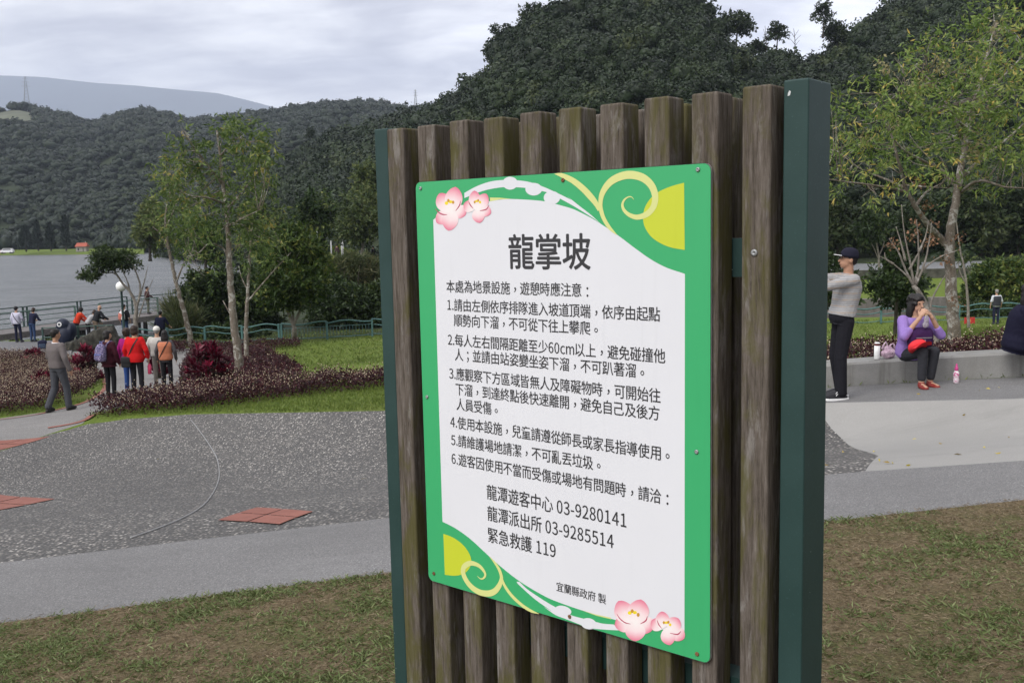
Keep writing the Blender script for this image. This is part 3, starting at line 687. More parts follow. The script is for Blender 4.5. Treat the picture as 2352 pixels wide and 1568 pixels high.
# big willow-leaved tree on the right
D6 = 16.0
l = plimb([(2196, 800), (2190, 740), (2184, 640), (2180, 560), (2192, 480), (2205, 400, .2), (2222, 300, .4), (2245, 210, .4), (2270, 120, .3), (2290, 50, .3)], D6, .118, .018); l[0][0] = np.array([l[0][0][0], l[0][0][1], float(ground_z(l[0][0][0], l[0][0][1])) - .05])
limbs = [l, plimb([(2181, 565), (2160, 548), (2128, 512, -.3), (2100, 470, -.5), (2078, 425, -.6), (2058, 350, -.8), (2040, 280, -.8)], D6, .07, .012),
         plimb([(2085, 440, -.6), (2020, 428, -.9), (1960, 420, -1.2), (1890, 410, -1.5)], D6, .03, .006),
         plimb([(2075, 430, -.6), (2030, 410, .3), (1980, 390, .5), (1920, 345, .8)], D6, .026, .006),
         plimb([(2078, 425, -.6), (2140, 430, -1), (2185, 432, -1.3)], D6, .02, .005),
         plimb([(2200, 430, .2), (2160, 390, .5), (2120, 370), (2060, 330, -.2), (2010, 240, -.4)], D6, .045, .008),
         plimb([(2205, 410, .2), (2250, 370, .6), (2300, 330, .8), (2380, 260, .9)], D6, .05, .01),
         plimb([(2202, 445, .2), (2250, 415, -.5), (2310, 430, -.9), (2390, 432, -1)], D6, .035, .006),
         plimb([(2215, 330, .4), (2190, 270, .1), (2150, 200), (2100, 150, .2)], D6, .04, .006),
         plimb([(2235, 250, .4), (2280, 200, .6), (2330, 150, .7), (2380, 90, .8)], D6, .04, .008),
         plimb([(2222, 300, .4), (2170, 250, -.6), (2110, 260, -1), (2065, 215, -1)], D6, .03, .006),
         plimb([(2102, 475, -.5), (2130, 440, .2), (2165, 420, .4)], D6, .03, .008)]
T6 = [(2288, 40, 40, 32, 60), (2250, 70, 36, 30, 50), (2310, 95, 40, 34, 60), (2240, 120, 44, 32, 66), (2120, 120, 40, 26, 40), (2150, 90, 24, 20, 20), (2060, 160, 34, 30, 30), (2100, 190, 40, 32, 46), (2170, 160, 40, 34, 60), (2290, 165, 44, 34, 70), (2340, 140, 36, 32, 44), (2030, 240, 44, 32, 60), (2085, 260, 46, 34, 74), (2150, 240, 48, 34, 84), (2220, 220, 48, 36, 84), (2290, 240, 48, 36, 84), (2350, 230, 40, 36, 60),
      (1950, 280, 40, 32, 50), (1990, 320, 46, 34, 76), (2050, 330, 46, 36, 76), (2110, 330, 48, 34, 84), (2170, 320, 48, 34, 84), (2240, 310, 48, 36, 84), (2310, 320, 48, 36, 80), (1930, 350, 40, 34, 56), (1985, 390, 44, 28, 46), (2060, 390, 40, 26, 36), (2140, 380, 44, 28, 44), (2220, 380, 44, 28, 50), (2300, 385, 48, 30, 60), (2360, 370, 40, 34, 50), (1940, 420, 36, 24, 30), (2010, 440, 38, 22, 26), (2240, 430, 40, 22, 26), (1915, 240, 24, 26, 18), (2330, 60, 24, 24, 20)]
T6 = [(a, b, c, d, int(n * 1.15)) for a, b, c, d, n in T6]
bt = make_tree('tree', 'large spreading tree with fine yellow-green leaves behind the bench', 'tree', limbs, pixblobs(T6, D6, 3.4), LF['willow'], B_MOT, L=.115, Wd=.028, sprig=.36, per=9, droop=.35, twigs=5, tw_r=.008, dens=.40, tb=.12)
def clusters(parent, nm, lst, d, m, L, n, r):
    base = np.array(parent.location)
    for px, py in lst:
        P = at(px, py, d + rng.uniform(-.8, .4)) - base + rng.normal(0, r, (n, 3)); v, f = cards(P, rng.normal(size=(n, 3)) - np.array([0, 0, .5]), L, L * .6); link(nm, np_mesh(nm, v, f, np.repeat(rng.uniform(0, 1, n), 4)), m, parent)
clusters(bt, 'seed_cluster', [(2148, 515), (2110, 420), (2170, 600), (2198, 548), (2130, 470), (2195, 690)], D6, LF['seed'], .05, 34, .055)  # brown seed clusters along the limbs, built from small cards
clusters(bt, 'blossom', [(2120, 195), (2095, 200), (2030, 150), (2270, 255), (2240, 330), (2235, 350), (2160, 150), (2050, 290), (1985, 320), (2295, 65)], D6, LF['tan'], .07, 40, .08)
# bare-branched shrub tree behind the seated woman
D7 = 14.6
l = plimb([(2152, 800), (2146, 745), (2135, 720), (2115, 680), (2098, 655)], D7, .06, .034); l[0][0][2] = float(ground_z(l[0][0][0], l[0][0][1]))
limbs = [l] + [plimb(p, D7, .022, .005) for p in ([(2098, 655), (2085, 635), (2050, 605), (2020, 588)], [(2098, 655), (2080, 620), (2064, 580), (2050, 560), (2042, 548)], [(2100, 655), (2090, 600), (2078, 540), (2070, 470)], [(2102, 655), (2110, 600), (2108, 540), (2105, 505)], [(2104, 655), (2125, 600), (2135, 550), (2140, 510)], [(2102, 655), (2120, 620), (2160, 590), (2200, 575)], [(2136, 722), (2140, 690), (2160, 650), (2180, 620)], [(2080, 600), (2070, 560), (2058, 520)], [(2110, 580), (2125, 545), (2134, 505)], [(2052, 606), (2035, 595), (2032, 580)], [(2088, 620), (2108, 585), (2120, 560)])]
t7 = make_tree('bare_tree', 'nearly leafless small tree with upswept pale twigs behind the seated woman', 'tree', limbs, [], LF['willow'], B_GREY)
clusters(t7, 'seed_cluster', [(2050, 560), (2098, 540), (2135, 552), (2105, 512), (2142, 548)], D7, LF['seed'], .05, 30, .05)  # seed clusters on the bare twigs
# dark rounded tree on the lawn
D8 = 33.0
l = plimb([(2056, 850), (2056, 780), (2058, 720), (2060, 670), (2060, 620)], D8, .09, .04); l[0][0][2] = float(ground_z(l[0][0][0], l[0][0][1])) - .05
bl = pixblobs([(2060, 645, 42, 32, 200), (2030, 660, 28, 22, 80), (2088, 655, 30, 24, 90), (2062, 690, 26, 16, 70), (2050, 612, 20, 18, 60), (2078, 615, 18, 18, 50), (2014, 632, 14, 10, 20), (2120, 662, 12, 9, 16), (2060, 585, 12, 14, 26)], D8, 2)
make_tree('tree', 'dark rounded small tree standing behind the bare twigs', 'tree', [l], bl, LF['dark'], B_DARK, L=.17, Wd=.08, sprig=.3, per=9, droop=.2, tb=-.06)
D9 = 30.0
l = plimb([(1885, 850), (1890, 780), (1896, 720), (1905, 660)], D9, .06, .03); l[0][0][2] = float(ground_z(l[0][0][0], l[0][0][1])) - .05
bl = pixblobs([(1910, 650, 22, 22, 60), (1945, 672, 22, 10, 34), (1930, 640, 20, 14, 40), (1890, 620, 30, 30, 100), (1958, 650, 16, 8, 20), (1880, 680, 30, 24, 80), (1940, 690, 18, 7, 18)], D9, 1.5)
make_tree('tree', 'dark leafy sapling half hidden behind the green post', 'tree', [l, plimb([(1896, 700), (1930, 690), (1955, 690)], D9, .02, .006)], bl, LF['dark'], B_DARK, L=.16, Wd=.08, sprig=.3, per=9)
# thin mottled young trunk near the red sign
D10 = 36.0
l = plimb([(2226, 800), (2224, 740), (2222, 680), (2215, 620), (2205, 570), (2195, 500)], D10, .07, .02); l[0][0][2] = float(ground_z(l[0][0][0], l[0][0][1]))
make_tree('bare_tree', 'thin young pale trunk standing before the red sign', 'tree', [l, plimb([(2218, 650), (2205, 625), (2200, 600)], D10, .03, .01)], pixblobs([(2215, 600, 14, 20, 14)], D10), LF['pale'], B_GREY, L=.15, Wd=.06)
l = plimb([(2020, 650), (2019, 620), (2018, 585), (2010, 545), (2000, 520)], 68, .12, .03); l[0][0][2] = float(ground_z(l[0][0][0], l[0][0][1]))
make_tree('bare_tree', 'slender pale tree at the roadside behind the man with the cap', 'tree', [l, plimb([(2018, 590), (2030, 560), (2034, 520)], 68, .05, .02), plimb([(2018, 595), (2005, 565), (1990, 535)], 68, .04, .02)], pixblobs([(2015, 520, 30, 26, 60), (1985, 525, 22, 20, 36)], 68, 2), LF['dark'], B_GREY, L=.35, Wd=.16, sprig=.6)

def bush(label, blobs, d, lm, base_px, name='bush', L=.2, Wd=.09, per=10, dep=3, tb=0, droop=.2, sprig=.4, group=None):
    b = at(base_px[0], base_px[1], d); b[2] = float(ground_z(b[0], b[1]))
    c = at(blobs[0][0], blobs[0][1], d); mid = (b + c) / 2
    return make_tree(name, label, 'bush', [([b, mid, c], .06, .02), ([b + np.array([.3, .1, 0]), mid + np.array([.5, 0, .1]), c + np.array([.8, .2, 0])], .04, .015)], pixblobs(blobs, d, dep), lm, B_DARK, L=L, Wd=Wd, sprig=sprig, per=per, droop=droop, tb=tb, twigs=2, group=group)
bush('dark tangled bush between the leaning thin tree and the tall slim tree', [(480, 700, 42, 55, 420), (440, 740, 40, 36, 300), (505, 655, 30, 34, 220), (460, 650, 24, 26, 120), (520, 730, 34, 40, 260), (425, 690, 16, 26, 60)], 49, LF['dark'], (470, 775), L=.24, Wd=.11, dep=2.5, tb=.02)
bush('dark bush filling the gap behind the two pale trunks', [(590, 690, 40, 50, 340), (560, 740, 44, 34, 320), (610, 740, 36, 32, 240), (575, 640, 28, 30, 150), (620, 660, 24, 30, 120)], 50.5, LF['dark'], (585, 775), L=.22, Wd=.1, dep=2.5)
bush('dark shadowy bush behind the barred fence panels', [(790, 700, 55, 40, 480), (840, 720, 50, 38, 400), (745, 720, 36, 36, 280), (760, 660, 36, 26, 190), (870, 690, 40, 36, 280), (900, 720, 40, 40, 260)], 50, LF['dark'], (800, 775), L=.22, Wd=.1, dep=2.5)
bush('pale scrubby bush topped with tan grass above the barred fence', [(790, 625, 44, 26, 230), (835, 650, 36, 28, 200), (760, 620, 24, 20, 110), (860, 630, 30, 24, 150), (820, 600, 30, 14, 90)], 56, LF['reed'], (815, 760), L=.45, Wd=.05, dep=3, droop=-.3)
bush('low creeper bush along the foot of the wavy fence', [(500, 775, 50, 14, 200), (440, 772, 30, 14, 110), (570, 776, 50, 12, 170), (540, 765, 40, 16, 150)], 46.5, LF['dark'], (500, 790), L=.2, Wd=.1, dep=1)
bush('yellowish green rounded bush in front of the road on the far right', [(2290, 660, 60, 44, 620), (2340, 650, 50, 50, 520), (2245, 690, 36, 34, 260), (2300, 620, 50, 18, 220), (2260, 640, 36, 24, 180), (2350, 710, 50, 40, 360), (2400, 670, 50, 60, 400)], 52.5, LF['shrub'], (2300, 745), L=.24, Wd=.11, dep=3, tb=.14)
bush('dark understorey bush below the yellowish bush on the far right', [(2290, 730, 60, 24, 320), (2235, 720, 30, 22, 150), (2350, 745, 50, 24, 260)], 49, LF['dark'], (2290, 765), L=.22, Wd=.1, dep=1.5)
bush('reedy grass clump at the shore beside the pier end', [(405, 725, 18, 30, 80), (425, 745, 26, 26, 110), (395, 750, 14, 18, 50)], 47.5, LF['reed'], (410, 775), 'reed_clump', L=.8, Wd=.035, dep=1.5, droop=-.9, per=9)
# wood edge across the canal road and on the far bank of the lake
def wood_tree(label, px, ytop, ybase, d, rx, lm, n=300, L=.4, trunk=B_DARK, group=None, tb=0, nm='tree'):
    h = ybase - ytop; b = at(px, ybase, d); b[2] = float(ground_z(b[0], b[1])) if d < 84 else b[2]
    limbs = [([b, at(px + rng.uniform(-4, 4), ybase - h * .4, d), at(px + rng.uniform(-6, 6), ybase - h * .75, d)], .16, .05), ([at(px, ybase - h * .4, d), at(px - rx * .4, ybase - h * .65, d)], .08, .03), ([at(px, ybase - h * .42, d), at(px + rx * .4, ybase - h * .68, d)], .08, .03)]
    bl = [(px + rng.uniform(-.6, .6) * rx, ytop + h * rng.uniform(.14, .62), rx * rng.uniform(.35, .55), h * rng.uniform(.14, .24), n // 7) for _ in range(7)]
    return make_tree(nm, label, 'tree', limbs, pixblobs(bl, d, rx * d / FPX), lm, trunk, L=L, Wd=L * .45, sprig=L * 2.2, per=10, tb=tb, group=group)
wood_tree('pale green shoreline tree left of the leaning thin tree', 345, 478, 600, 112, 50, LF['pale'], 420, .55)
wood_tree('dull green tree on the bank between the slim tree and the leaning tree', 470, 505, 640, 82, 50, LF['shrub'], 420, .4)
wood_tree('broad pale tree with thin fanned branches left of the green post', 832, 425, 592, 86, 60, LF['pale'], 460, .42, B_GREY)
wood_tree('rounded mid green tree above the upright shrubby tree', 735, 455, 600, 92, 46, LF['shrub'], 460, .45)
wood_tree('yellowing tree partly cut off by the left green post', 858, 380, 520, 105, 40, LF['pale'], 380, .5, tb=.1)
wood_tree('dark tree behind the tall slim tree trunk', 610, 470, 620, 78, 50, LF['dark'], 460, .36, tb=.1)
for px, yt, yb, dd, rx, lb in [(1925, 470, 600, 84.5, 60, 'dark tree at the road edge beside the green post'), (2000, 480, 602, 86, 60, 'dark tree at the road edge above the capped man'), (2120, 470, 600, 85, 60, 'dark tree at the road edge behind the bare twigs'), (2250, 440, 600, 84.5, 70, 'broad dark tree at the road edge right of the big trunk'), (2340, 430, 606, 85, 70, 'dark tree at the road edge by the right side of the photo'), (1700, 440, 600, 86, 80, 'dark tree at the road edge hidden behind the slats'), (1500, 440, 600, 88, 80, 'dark tree on the bank hidden behind the board')]:
    wood_tree(lb, px, yt, yb, dd, rx, LF['forest'], 480, .5, tb=.22)
# lime bush and posts of the far playground
bush('bright lime bush between the playground posts', [(773, 580, 8, 11, 60), (795, 585, 14, 7, 60)], 92, LF['lime'], (775, 600), L=.3, Wd=.15, dep=.6)

# skyline trees on the hill, standing free against the sky
def sky_tree(label, px, ybase, ytop, d, rx, kind):
    b = at(px, ybase, d); h = ybase - ytop
    if kind == 'pine':
        limbs = [([b, at(px + 2, ybase - h * .5, d), at(px - 3, ytop + 4, d)], .16, .04)] + [([at(px, ybase - h * f, d), at(px + s * rx * .8, ybase - h * f - 8, d)], .05, .02) for f, s in ((.5, -1), (.55, 1), (.7, -1), (.75, 1))]
        bl = [(px + ox * rx, ytop + oy * h, rx * .40, h * .09, 17) for ox, oy in ((-.5, .3), (.5, .28), (-.3, .12), (.3, .1), (0, .2), (0, .06), (-.65, .42), (.6, .44), (.1, .36))]
        return make_tree('pine_tree', label, 'tree', limbs, pixblobs(bl, d, 1.5), LF['forest'], B_DARK, L=.5, Wd=.22, sprig=.6, per=9, twigs=1, tw_r=.03)
    if kind == 'dead':
        limbs = [([b, at(px + 1, ybase - h * .5, d), at(px - 2, ytop, d)], .10, .03)] + [([at(px, ybase - h * f, d), at(px + s * rx, ybase - h * (f + .25), d)], .05, .02) for f, s in ((.4, -.8), (.5, .9), (.65, -.6), (.7, .6), (.3, .7))]
        return make_tree('dead_tree', label, 'tree', limbs, [], LF['forest'], B_DARK)
    limbs = [([b, at(px + 3, ybase - h * .5, d), at(px, ytop + h * .2, d)], .2, .05)] + [([at(px, ybase - h * .35, d), at(px + s * rx * .7, ybase - h * .75, d)], .08, .03) for s in (-1, 1)]
    bl = [(px + rng.uniform(-.7, .7) * rx, ytop + h * rng.uniform(.1, .6), rx * .4, h * .13, 30) for _ in range(10)]
    return make_tree('hill_tree', label, 'tree', limbs, pixblobs(bl, d, 3), LF['forest'], B_DARK, L=.55, Wd=.28, sprig=.8, per=9, twigs=1, tw_r=.03, tb=.08)
sky_tree('round-topped pine standing alone on the hill skyline', 1890, 88, 8, 182, 26, 'pine')
sky_tree('small ragged pine in the gap of the hill skyline', 1783, 125, 56, 184, 24, 'pine')
sky_tree('low pine at the left side of the skyline gap', 1740, 140, 96, 184, 22, 'pine')
sky_tree('bare dead trunk left of the ragged pine on the skyline', 1759, 130, 60, 183, 10, 'dead')
sky_tree('bare dead tree right of the ragged pine on the skyline', 1825, 125, 66, 183, 16, 'dead')
sky_tree('leaning broad tree overhanging the skyline gap', 1690, 110, 30, 178, 42, 'tree')
sky_tree('spreading tree hanging over the left shoulder of the hill', 1160, 150, 60, 188, 40, 'tree')
sky_tree('leafy tree at the left foot of the hill shoulder', 1142, 175, 100, 190, 30, 'tree')
sky_tree('tall tree on the left rise of the hill skyline', 1225, 90, 14, 184, 44, 'tree')
sky_tree('grey dead trunk rising from the wooded hill crown', 1440, 140, 2, 166, 8, 'dead')
sky_tree('tree on the right end of the skyline gap', 1925, 110, 52, 186, 30, 'tree')
sky_tree('pointed dark conifer on the wooded spur left of the board', 714, 335, 296, 285, 9, 'pine')

# ------------------------------------------------------------------ flower beds, crimson shrubs, grass
def bed(name, label, poly, h, dens, fl, L=.06, hfun=None, cat='flower bed'):
    poly = np.array(poly); x0, y0 = poly.min(0); x1, y1 = poly.max(0); A = (x1 - x0) * (y1 - y0)
    n = int(A * dens); P = np.column_stack([rng.uniform(x0, x1, n), rng.uniform(y0, y1, n)]); P = P[inpoly(P, poly)]
    # bushy mounds: height varies over the bed and falls at its rim
    cc = P[rng.integers(0, len(P), max(6, int(len(P) / dens * 2.2)))]
    def hh(Q):
        d = np.min(np.linalg.norm(Q[:, None] - cc[None], axis=2), axis=1); return h * (1.02 - .45 * np.clip(d / .55, 0, 1))
    H = hh(P); G = ground_z(P[:, 0], P[:, 1])
    u = rng.uniform(0, 1, len(P)) ** .55
    X = np.column_stack([P + rng.normal(0, .05, P.shape), G + H * u])
    D = rng.normal(0, 1, (len(P), 3)) + np.array([0, 0, .7])
    V, F = cards(X, D, L * rng.uniform(.7, 1.5, len(P)), L * .5, .25)
    T = np.repeat(np.clip(.42 + rng.normal(0, .2, len(P)) + .10 * (u - .6), 0, 1), 4)
    o = link(name, np_mesh(name, V, np.arange(len(V)).reshape(-1, 4), T), LF['purple']); tag(o, label, cat, kind='stuff')
    m = int(len(P) * fl); k = rng.integers(0, len(P), m)
    Q = P[k] + rng.normal(0, .08, (m, 2)); hz = hh(Q) * rng.uniform(.45, 1.0, m) ** .6 + rng.exponential(.05, m); Z = ground_z(Q[:, 0], Q[:, 1]) + hz
    r = rng.uniform(.0065, .0125, m); O = np.column_stack([Q, Z])
    oct_ = np.array([[1, 0, 0], [-1, 0, 0], [0, 1, 0], [0, -1, 0], [0, 0, 1], [0, 0, -1]], float)
    VV = (O[:, None] + oct_ * r[:, None, None]).reshape(-1, 3); f = np.array([[0, 2, 4], [2, 1, 4], [1, 3, 4], [3, 0, 4], [2, 0, 5], [1, 2, 5], [3, 1, 5], [0, 3, 5]])
    FF = (np.arange(m)[:, None, None] * 6 + f).reshape(-1, 3)
    link('blossom', np_mesh('blossom', VV, FF, np.repeat(rng.uniform(0, 1, m), 6)), LF['flower'], o)
    return o
bedA = wpoly([(-90, 962), (60, 950), (112, 938), (190, 912), (226, 885), (215, 862), (150, 832), (20, 824), (-90, 824)])
bedB = wpoly([(208, 962), (330, 952), (480, 942), (600, 926), (750, 908), (900, 893), (1000, 885), (1000, 872), (880, 880), (700, 892), (560, 902), (450, 915), (330, 928), (225, 948)])
bedC = wpoly([(418, 905), (560, 892), (700, 876), (672, 846), (620, 818), (600, 806), (690, 800), (690, 793), (560, 796), (440, 802), (420, 850)])
bed('flower_bed', 'mauve flower bed full of cream heads at the left edge, beside the man in grey', bedA, .55, 760, .34, .055)
bed('flower_bed', 'long purple flower bed in front of the tall slim tree', bedB, .46, 1150, .19, .055)
bed('flower_bed', 'dark purple flower bed between the crimson shrub and the lawn', bedC, .42, 420, .05, .075)
bed('flower_bed', 'narrow purple flower bed beyond the walking group, by the shore path', wpoly([(262, 818), (330, 822), (425, 812), (432, 794), (340, 800), (270, 800)]), .42, 420, .08, .075)
bedD = [(2.2, 13.35), (3.9, 12.85), (5.6, 12.35), (6.6, 11.9), (8.6, 10.8), (9.6, 12.5), (8.0, 14.6), (5.6, 15.4), (3.6, 15.2), (2.2, 15.0)]
bed('flower_bed', 'sparse purple flower bed with cream heads behind the concrete bench', bedD, .44, 900, .14, .05)

def cordyline(label, px, py, hpx, wpx):
    p = gp(px, py); d = p[1]; k = d / FPX; h = hpx * k; rr = wpx * k * .5
    root = empty('cordyline_shrub', p, 0, label, 'shrub', 'crimson leaved shrubs in the flower beds')
    V = []; T = []; st = MB(); n = int(64 * max(1, rr * rr * 2.4))
    for _ in range(n):
        a = rng.uniform(0, 6.28); q = math.sqrt(rng.uniform(0, 1)) * rr * .85; zt = h * (rng.uniform(.12, .92) if q > rr * .45 else rng.uniform(.45, 1.0)) * (1 - .42 * (q / rr) ** 2) - .10
        c = np.array([q * math.cos(a), q * math.sin(a), max(.12, zt)]); st.tube([(c[0] * .4, c[1] * .4, 0), c], .012, 5)
        m = 17; an = rng.uniform(0, 6.28, m); el = rng.uniform(.05, 1.3, m)
        D = np.column_stack([np.cos(an) * np.cos(el), np.sin(an) * np.cos(el), np.sin(el)])
        v, _ = cards(np.repeat(c[None], m, 0) + D * .02, D, rng.uniform(.13, .24, m), rng.uniform(.045, .07, m), .18); V.append(v)
        T.append(np.repeat(np.clip(.45 + .22 * (el - .5) + rng.normal(0, .16) + rng.normal(0, .1, m), 0, 1), 4))
    V = np.concatenate(V); st.build('stem', B_DARK, root); link('foliage', np_mesh('foliage', V, np.arange(len(V)).reshape(-1, 4), np.concatenate(T)), LF['cordy'], root)
cordyline('large crimson leaved shrub to the right of the woman in the orange vest', 478, 895, 118, 118)
cordyline('crimson shrub behind the right shoulder of the man in grey', 203, 880, 92, 66)
cordyline('low crimson shrub left of the man in grey, below his elbow', 100, 905, 52, 52)
cordyline('low crimson shrub at the far edge of the left flower bed', 78, 838, 42, 52)
cordyline('small crimson shrub behind the magenta and red jackets', 368, 868, 66, 34)

# turf blades close to the camera
def blades(name, label, P, L, Wd, m, per, spread, up, tmean=.5, tsd=.2, cat='grass'):
    n = len(P); C = np.repeat(P, per, 0); an = rng.uniform(0, 6.28, n * per); el = rng.uniform(*up, n * per)
    D = np.column_stack([np.cos(an) * np.cos(el), np.sin(an) * np.cos(el), np.sin(el)])
    C = C + np.column_stack([rng.normal(0, spread, (n * per, 2)), np.zeros(n * per)])
    V, F = cards(C, D, L * rng.uniform(.5, 1.4, n * per), Wd * rng.uniform(.7, 1.3, n * per), .12)
    T = np.repeat(np.clip(tmean + np.repeat(rng.normal(0, tsd * .6, n), per) + rng.normal(0, tsd * .7, n * per), 0, 1), 4)
    o = link(name, np_mesh(name, V, F, T), m); tag(o, label, cat, kind='stuff'); return o
ny = lambda P: inpoly(P, nearp) & view_mask(P, .1)
P = sample_region(ny, 60000, (-4, 4.2, 2.4, 6.2))
def patch(P, s, ph):
    return np.sin(P[:, 0] * s + ph + 1.3 * np.sin(P[:, 1] * s * .7)) * np.sin(P[:, 1] * s * 1.2 + ph * 2 + np.sin(P[:, 0] * s * .9)) 
g = .55 * patch(P, 2.3, .7) + .45 * patch(P, 6.1, 2.1) + rng.normal(0, .55, len(P)) - .10 * (P[:, 1] - 4.2) - .38 * (P[:, 0] > .8)
gi = np.where(g > .34)[0][:8500]
blades('grass', 'coarse green grass tufts in the dry turf', P[gi], .038, .0065, LF['grass'], 8, .024, (.03, .7), .56, .26)
si = np.where(g < .45)[0][:22000]
blades('dry_grass', 'flattened straw blades of the worn turf', P[si], .030, .003, LF['straw'], 5, .03, (-.02, .30), .55, .3)
lawnp = lambda P: view_mask(P, .02) & ~inpoly(P, mound_poly) & ~inpoly(P, path_d) & ~inpoly(P, walk_far + [(12, 9.0), (12, 9.4)] + walk2_d[::-1]) & ~inpoly(P, slide_d + N_right + walk2_d[::-1]) & (P[:, 1] > rimline(P[:, 0]) + .05) & (ground_z(P[:, 0], P[:, 1]) > -3.5)
P = sample_region(lawnp, 90000, (-14, 12, 9, 30)); P = P[np.argsort(P[:, 1])][:26000]
blades('lawn_grass', 'short green lawn blades around the flower beds', P, .07, .012, LF['lawn'], 4, .05, (.5, 1.4))
P = sample_region(lawnp, 40000, (-26, 24, 26, 48)); blades('lawn_grass', 'mown lawn in front of the lake fence', P[:14000], .11, .03, LF['lawn'], 3, .1, (.4, 1.2))
# fallen leaves on the walk and slide
P = np.array([gp(px, py, .0) for px, py in [(2165, 1020), (2155, 985), (2010, 1038), (2300, 1040), (2318, 1004), (2415, 900), (2022, 1060), (2045, 1065), (2050, 1063), (2080, 1070), (2095, 1010), (2210, 955), (1905, 1068), (1938, 1040), (2275, 895), (2300, 890), (2105, 905), (2250, 897), (2260, 1030), (2190, 1045), (830, 1100), (360, 1055), (1062, 1120)]])
V, F = cards(P + np.array([0, 0, .008]), np.column_stack([rng.normal(size=(len(P), 2)), np.full(len(P), .05)]), rng.uniform(.035, .07, len(P)), .022, .3)
o = link('fallen_leaves', np_mesh('fallen_leaves', V, F, np.repeat(rng.uniform(.1, 1, len(P)), 4)), LF['fallen']); tag(o, 'yellow fallen leaves scattered over the concrete and pebbles', 'leaves', kind='stuff')

# terracotta diamonds laid into the pebbles
def drape(pix, k=8):
    A = [gp(*p) for p in pix]; out = []
    for i in range(k + 1):
        for j in range(k + 1):
            a, b = i / k, j / k; P = A[0] * (1 - a) * (1 - b) + A[1] * a * (1 - b) + A[2] * a * b + A[3] * (1 - a) * b
            P = P.copy(); P[2] = float(ground_z(P[0], P[1])) + .007; out.append(P)
    F = [(i * (k + 1) + j, (i + 1) * (k + 1) + j, (i + 1) * (k + 1) + j + 1, i * (k + 1) + j + 1) for i in range(k) for j in range(k)]
    return np.array(out), F
def lerp2(A, a, b):
    A = [np.array(q, float) for q in A]; return A[0] * (1 - a) * (1 - b) + A[1] * a * (1 - b) + A[2] * a * b + A[3] * (1 - a) * b
def diamond(label, pix, zoff=0):
    root = None
    W4 = [gp(*p) for p in pix]; c = sum(W4) / 4; root = empty('paving_diamond', c, 0, label, 'paving', 'terracotta diamonds set in the pebble bowl')
    for i in range(2):
        for j in range(2):
            g = .012; a0, a1 = i / 2 + g, (i + 1) / 2 - g; b0, b1 = j / 2 + g, (j + 1) / 2 - g
            k = 5; V = []
            for u in range(k + 1):
                for v in range(k + 1):
                    a = a0 + (a1 - a0) * u / k; b = b0 + (b1 - b0) * v / k
                    P = W4[0] * (1 - a) * (1 - b) + W4[1] * a * (1 - b) + W4[2] * a * b + W4[3] * (1 - a) * b
                    V.append((P[0] - c[0], P[1] - c[1], float(ground_z(P[0], P[1])) + .009 - c[2]))
            F = [(p * (k + 1) + q, (p + 1) * (k + 1) + q, (p + 1) * (k + 1) + q + 1, p * (k + 1) + q + 1) for p in range(k) for q in range(k)]
            mb = MB(); mb.add(V, F); mb.build('tile', M_TILE, root)
diamond('terracotta diamond of four tiles set in the pebbles left of the board', [(498, 1196), (590, 1166), (722, 1176), (643, 1206)])
diamond('terracotta diamond cut by the left edge of the photo, middle one', [(-150, 1158), (-20, 1132), (130, 1146), (-10, 1174)])
diamond('terracotta diamond at the far left by the light grey path', [(-120, 1030), (0, 1012), (118, 1002), (0, 1034)])
# thin metal divider strip curving over the pebble bowl
cp = smooth_path([(438, 964), (455, 985), (480, 1020), (498, 1052), (504, 1085), (500, 1110), (486, 1138), (462, 1165), (420, 1190), (360, 1215), (300, 1236)], 5)
mb = MB(); mb.tube([gp(*p) + np.array([0, 0, .004]) for p in cp], .009, 6)
o = mb.build('divider_strip', simple('worn_zinc', (.21, .21, .21), .5, .2), smooth=True); tag(o, 'thin pale metal strip curving across the pebble bowl', 'strip', kind='structure')
# brick edging of the path
def edging(label, pix, wd=.11):
    P = np.array([gp(*p) for p in pix]); P = smooth_path(P, 6); T = np.gradient(P[:, :2], axis=0); T /= np.linalg.norm(T, axis=1)[:, None]; Nn = np.column_stack([-T[:, 1], T[:, 0]])
    V = []
    for p, n in zip(P, Nn):
        for s in (-1, 1):
            q = p[:2] + n * wd * s / 2; V.append((*q, float(ground_z(*q)) + .012))
    F = [[2 * i, 2 * i + 2, 2 * i + 3, 2 * i + 1] for i in range(len(P) - 1)]
    o = link('path_edging', np_mesh('path_edging', np.array(V), F), M_TILE); tag(o, label, 'edging', kind='structure')
edging('brick red edging along the left flower bed path', [(-60, 971), (60, 956), (112, 946), (200, 922), (240, 892), (236, 862)])
edging('brick red edging where the path meets the pebbles', [(110, 983), (190, 967), (225, 951), (330, 930)])

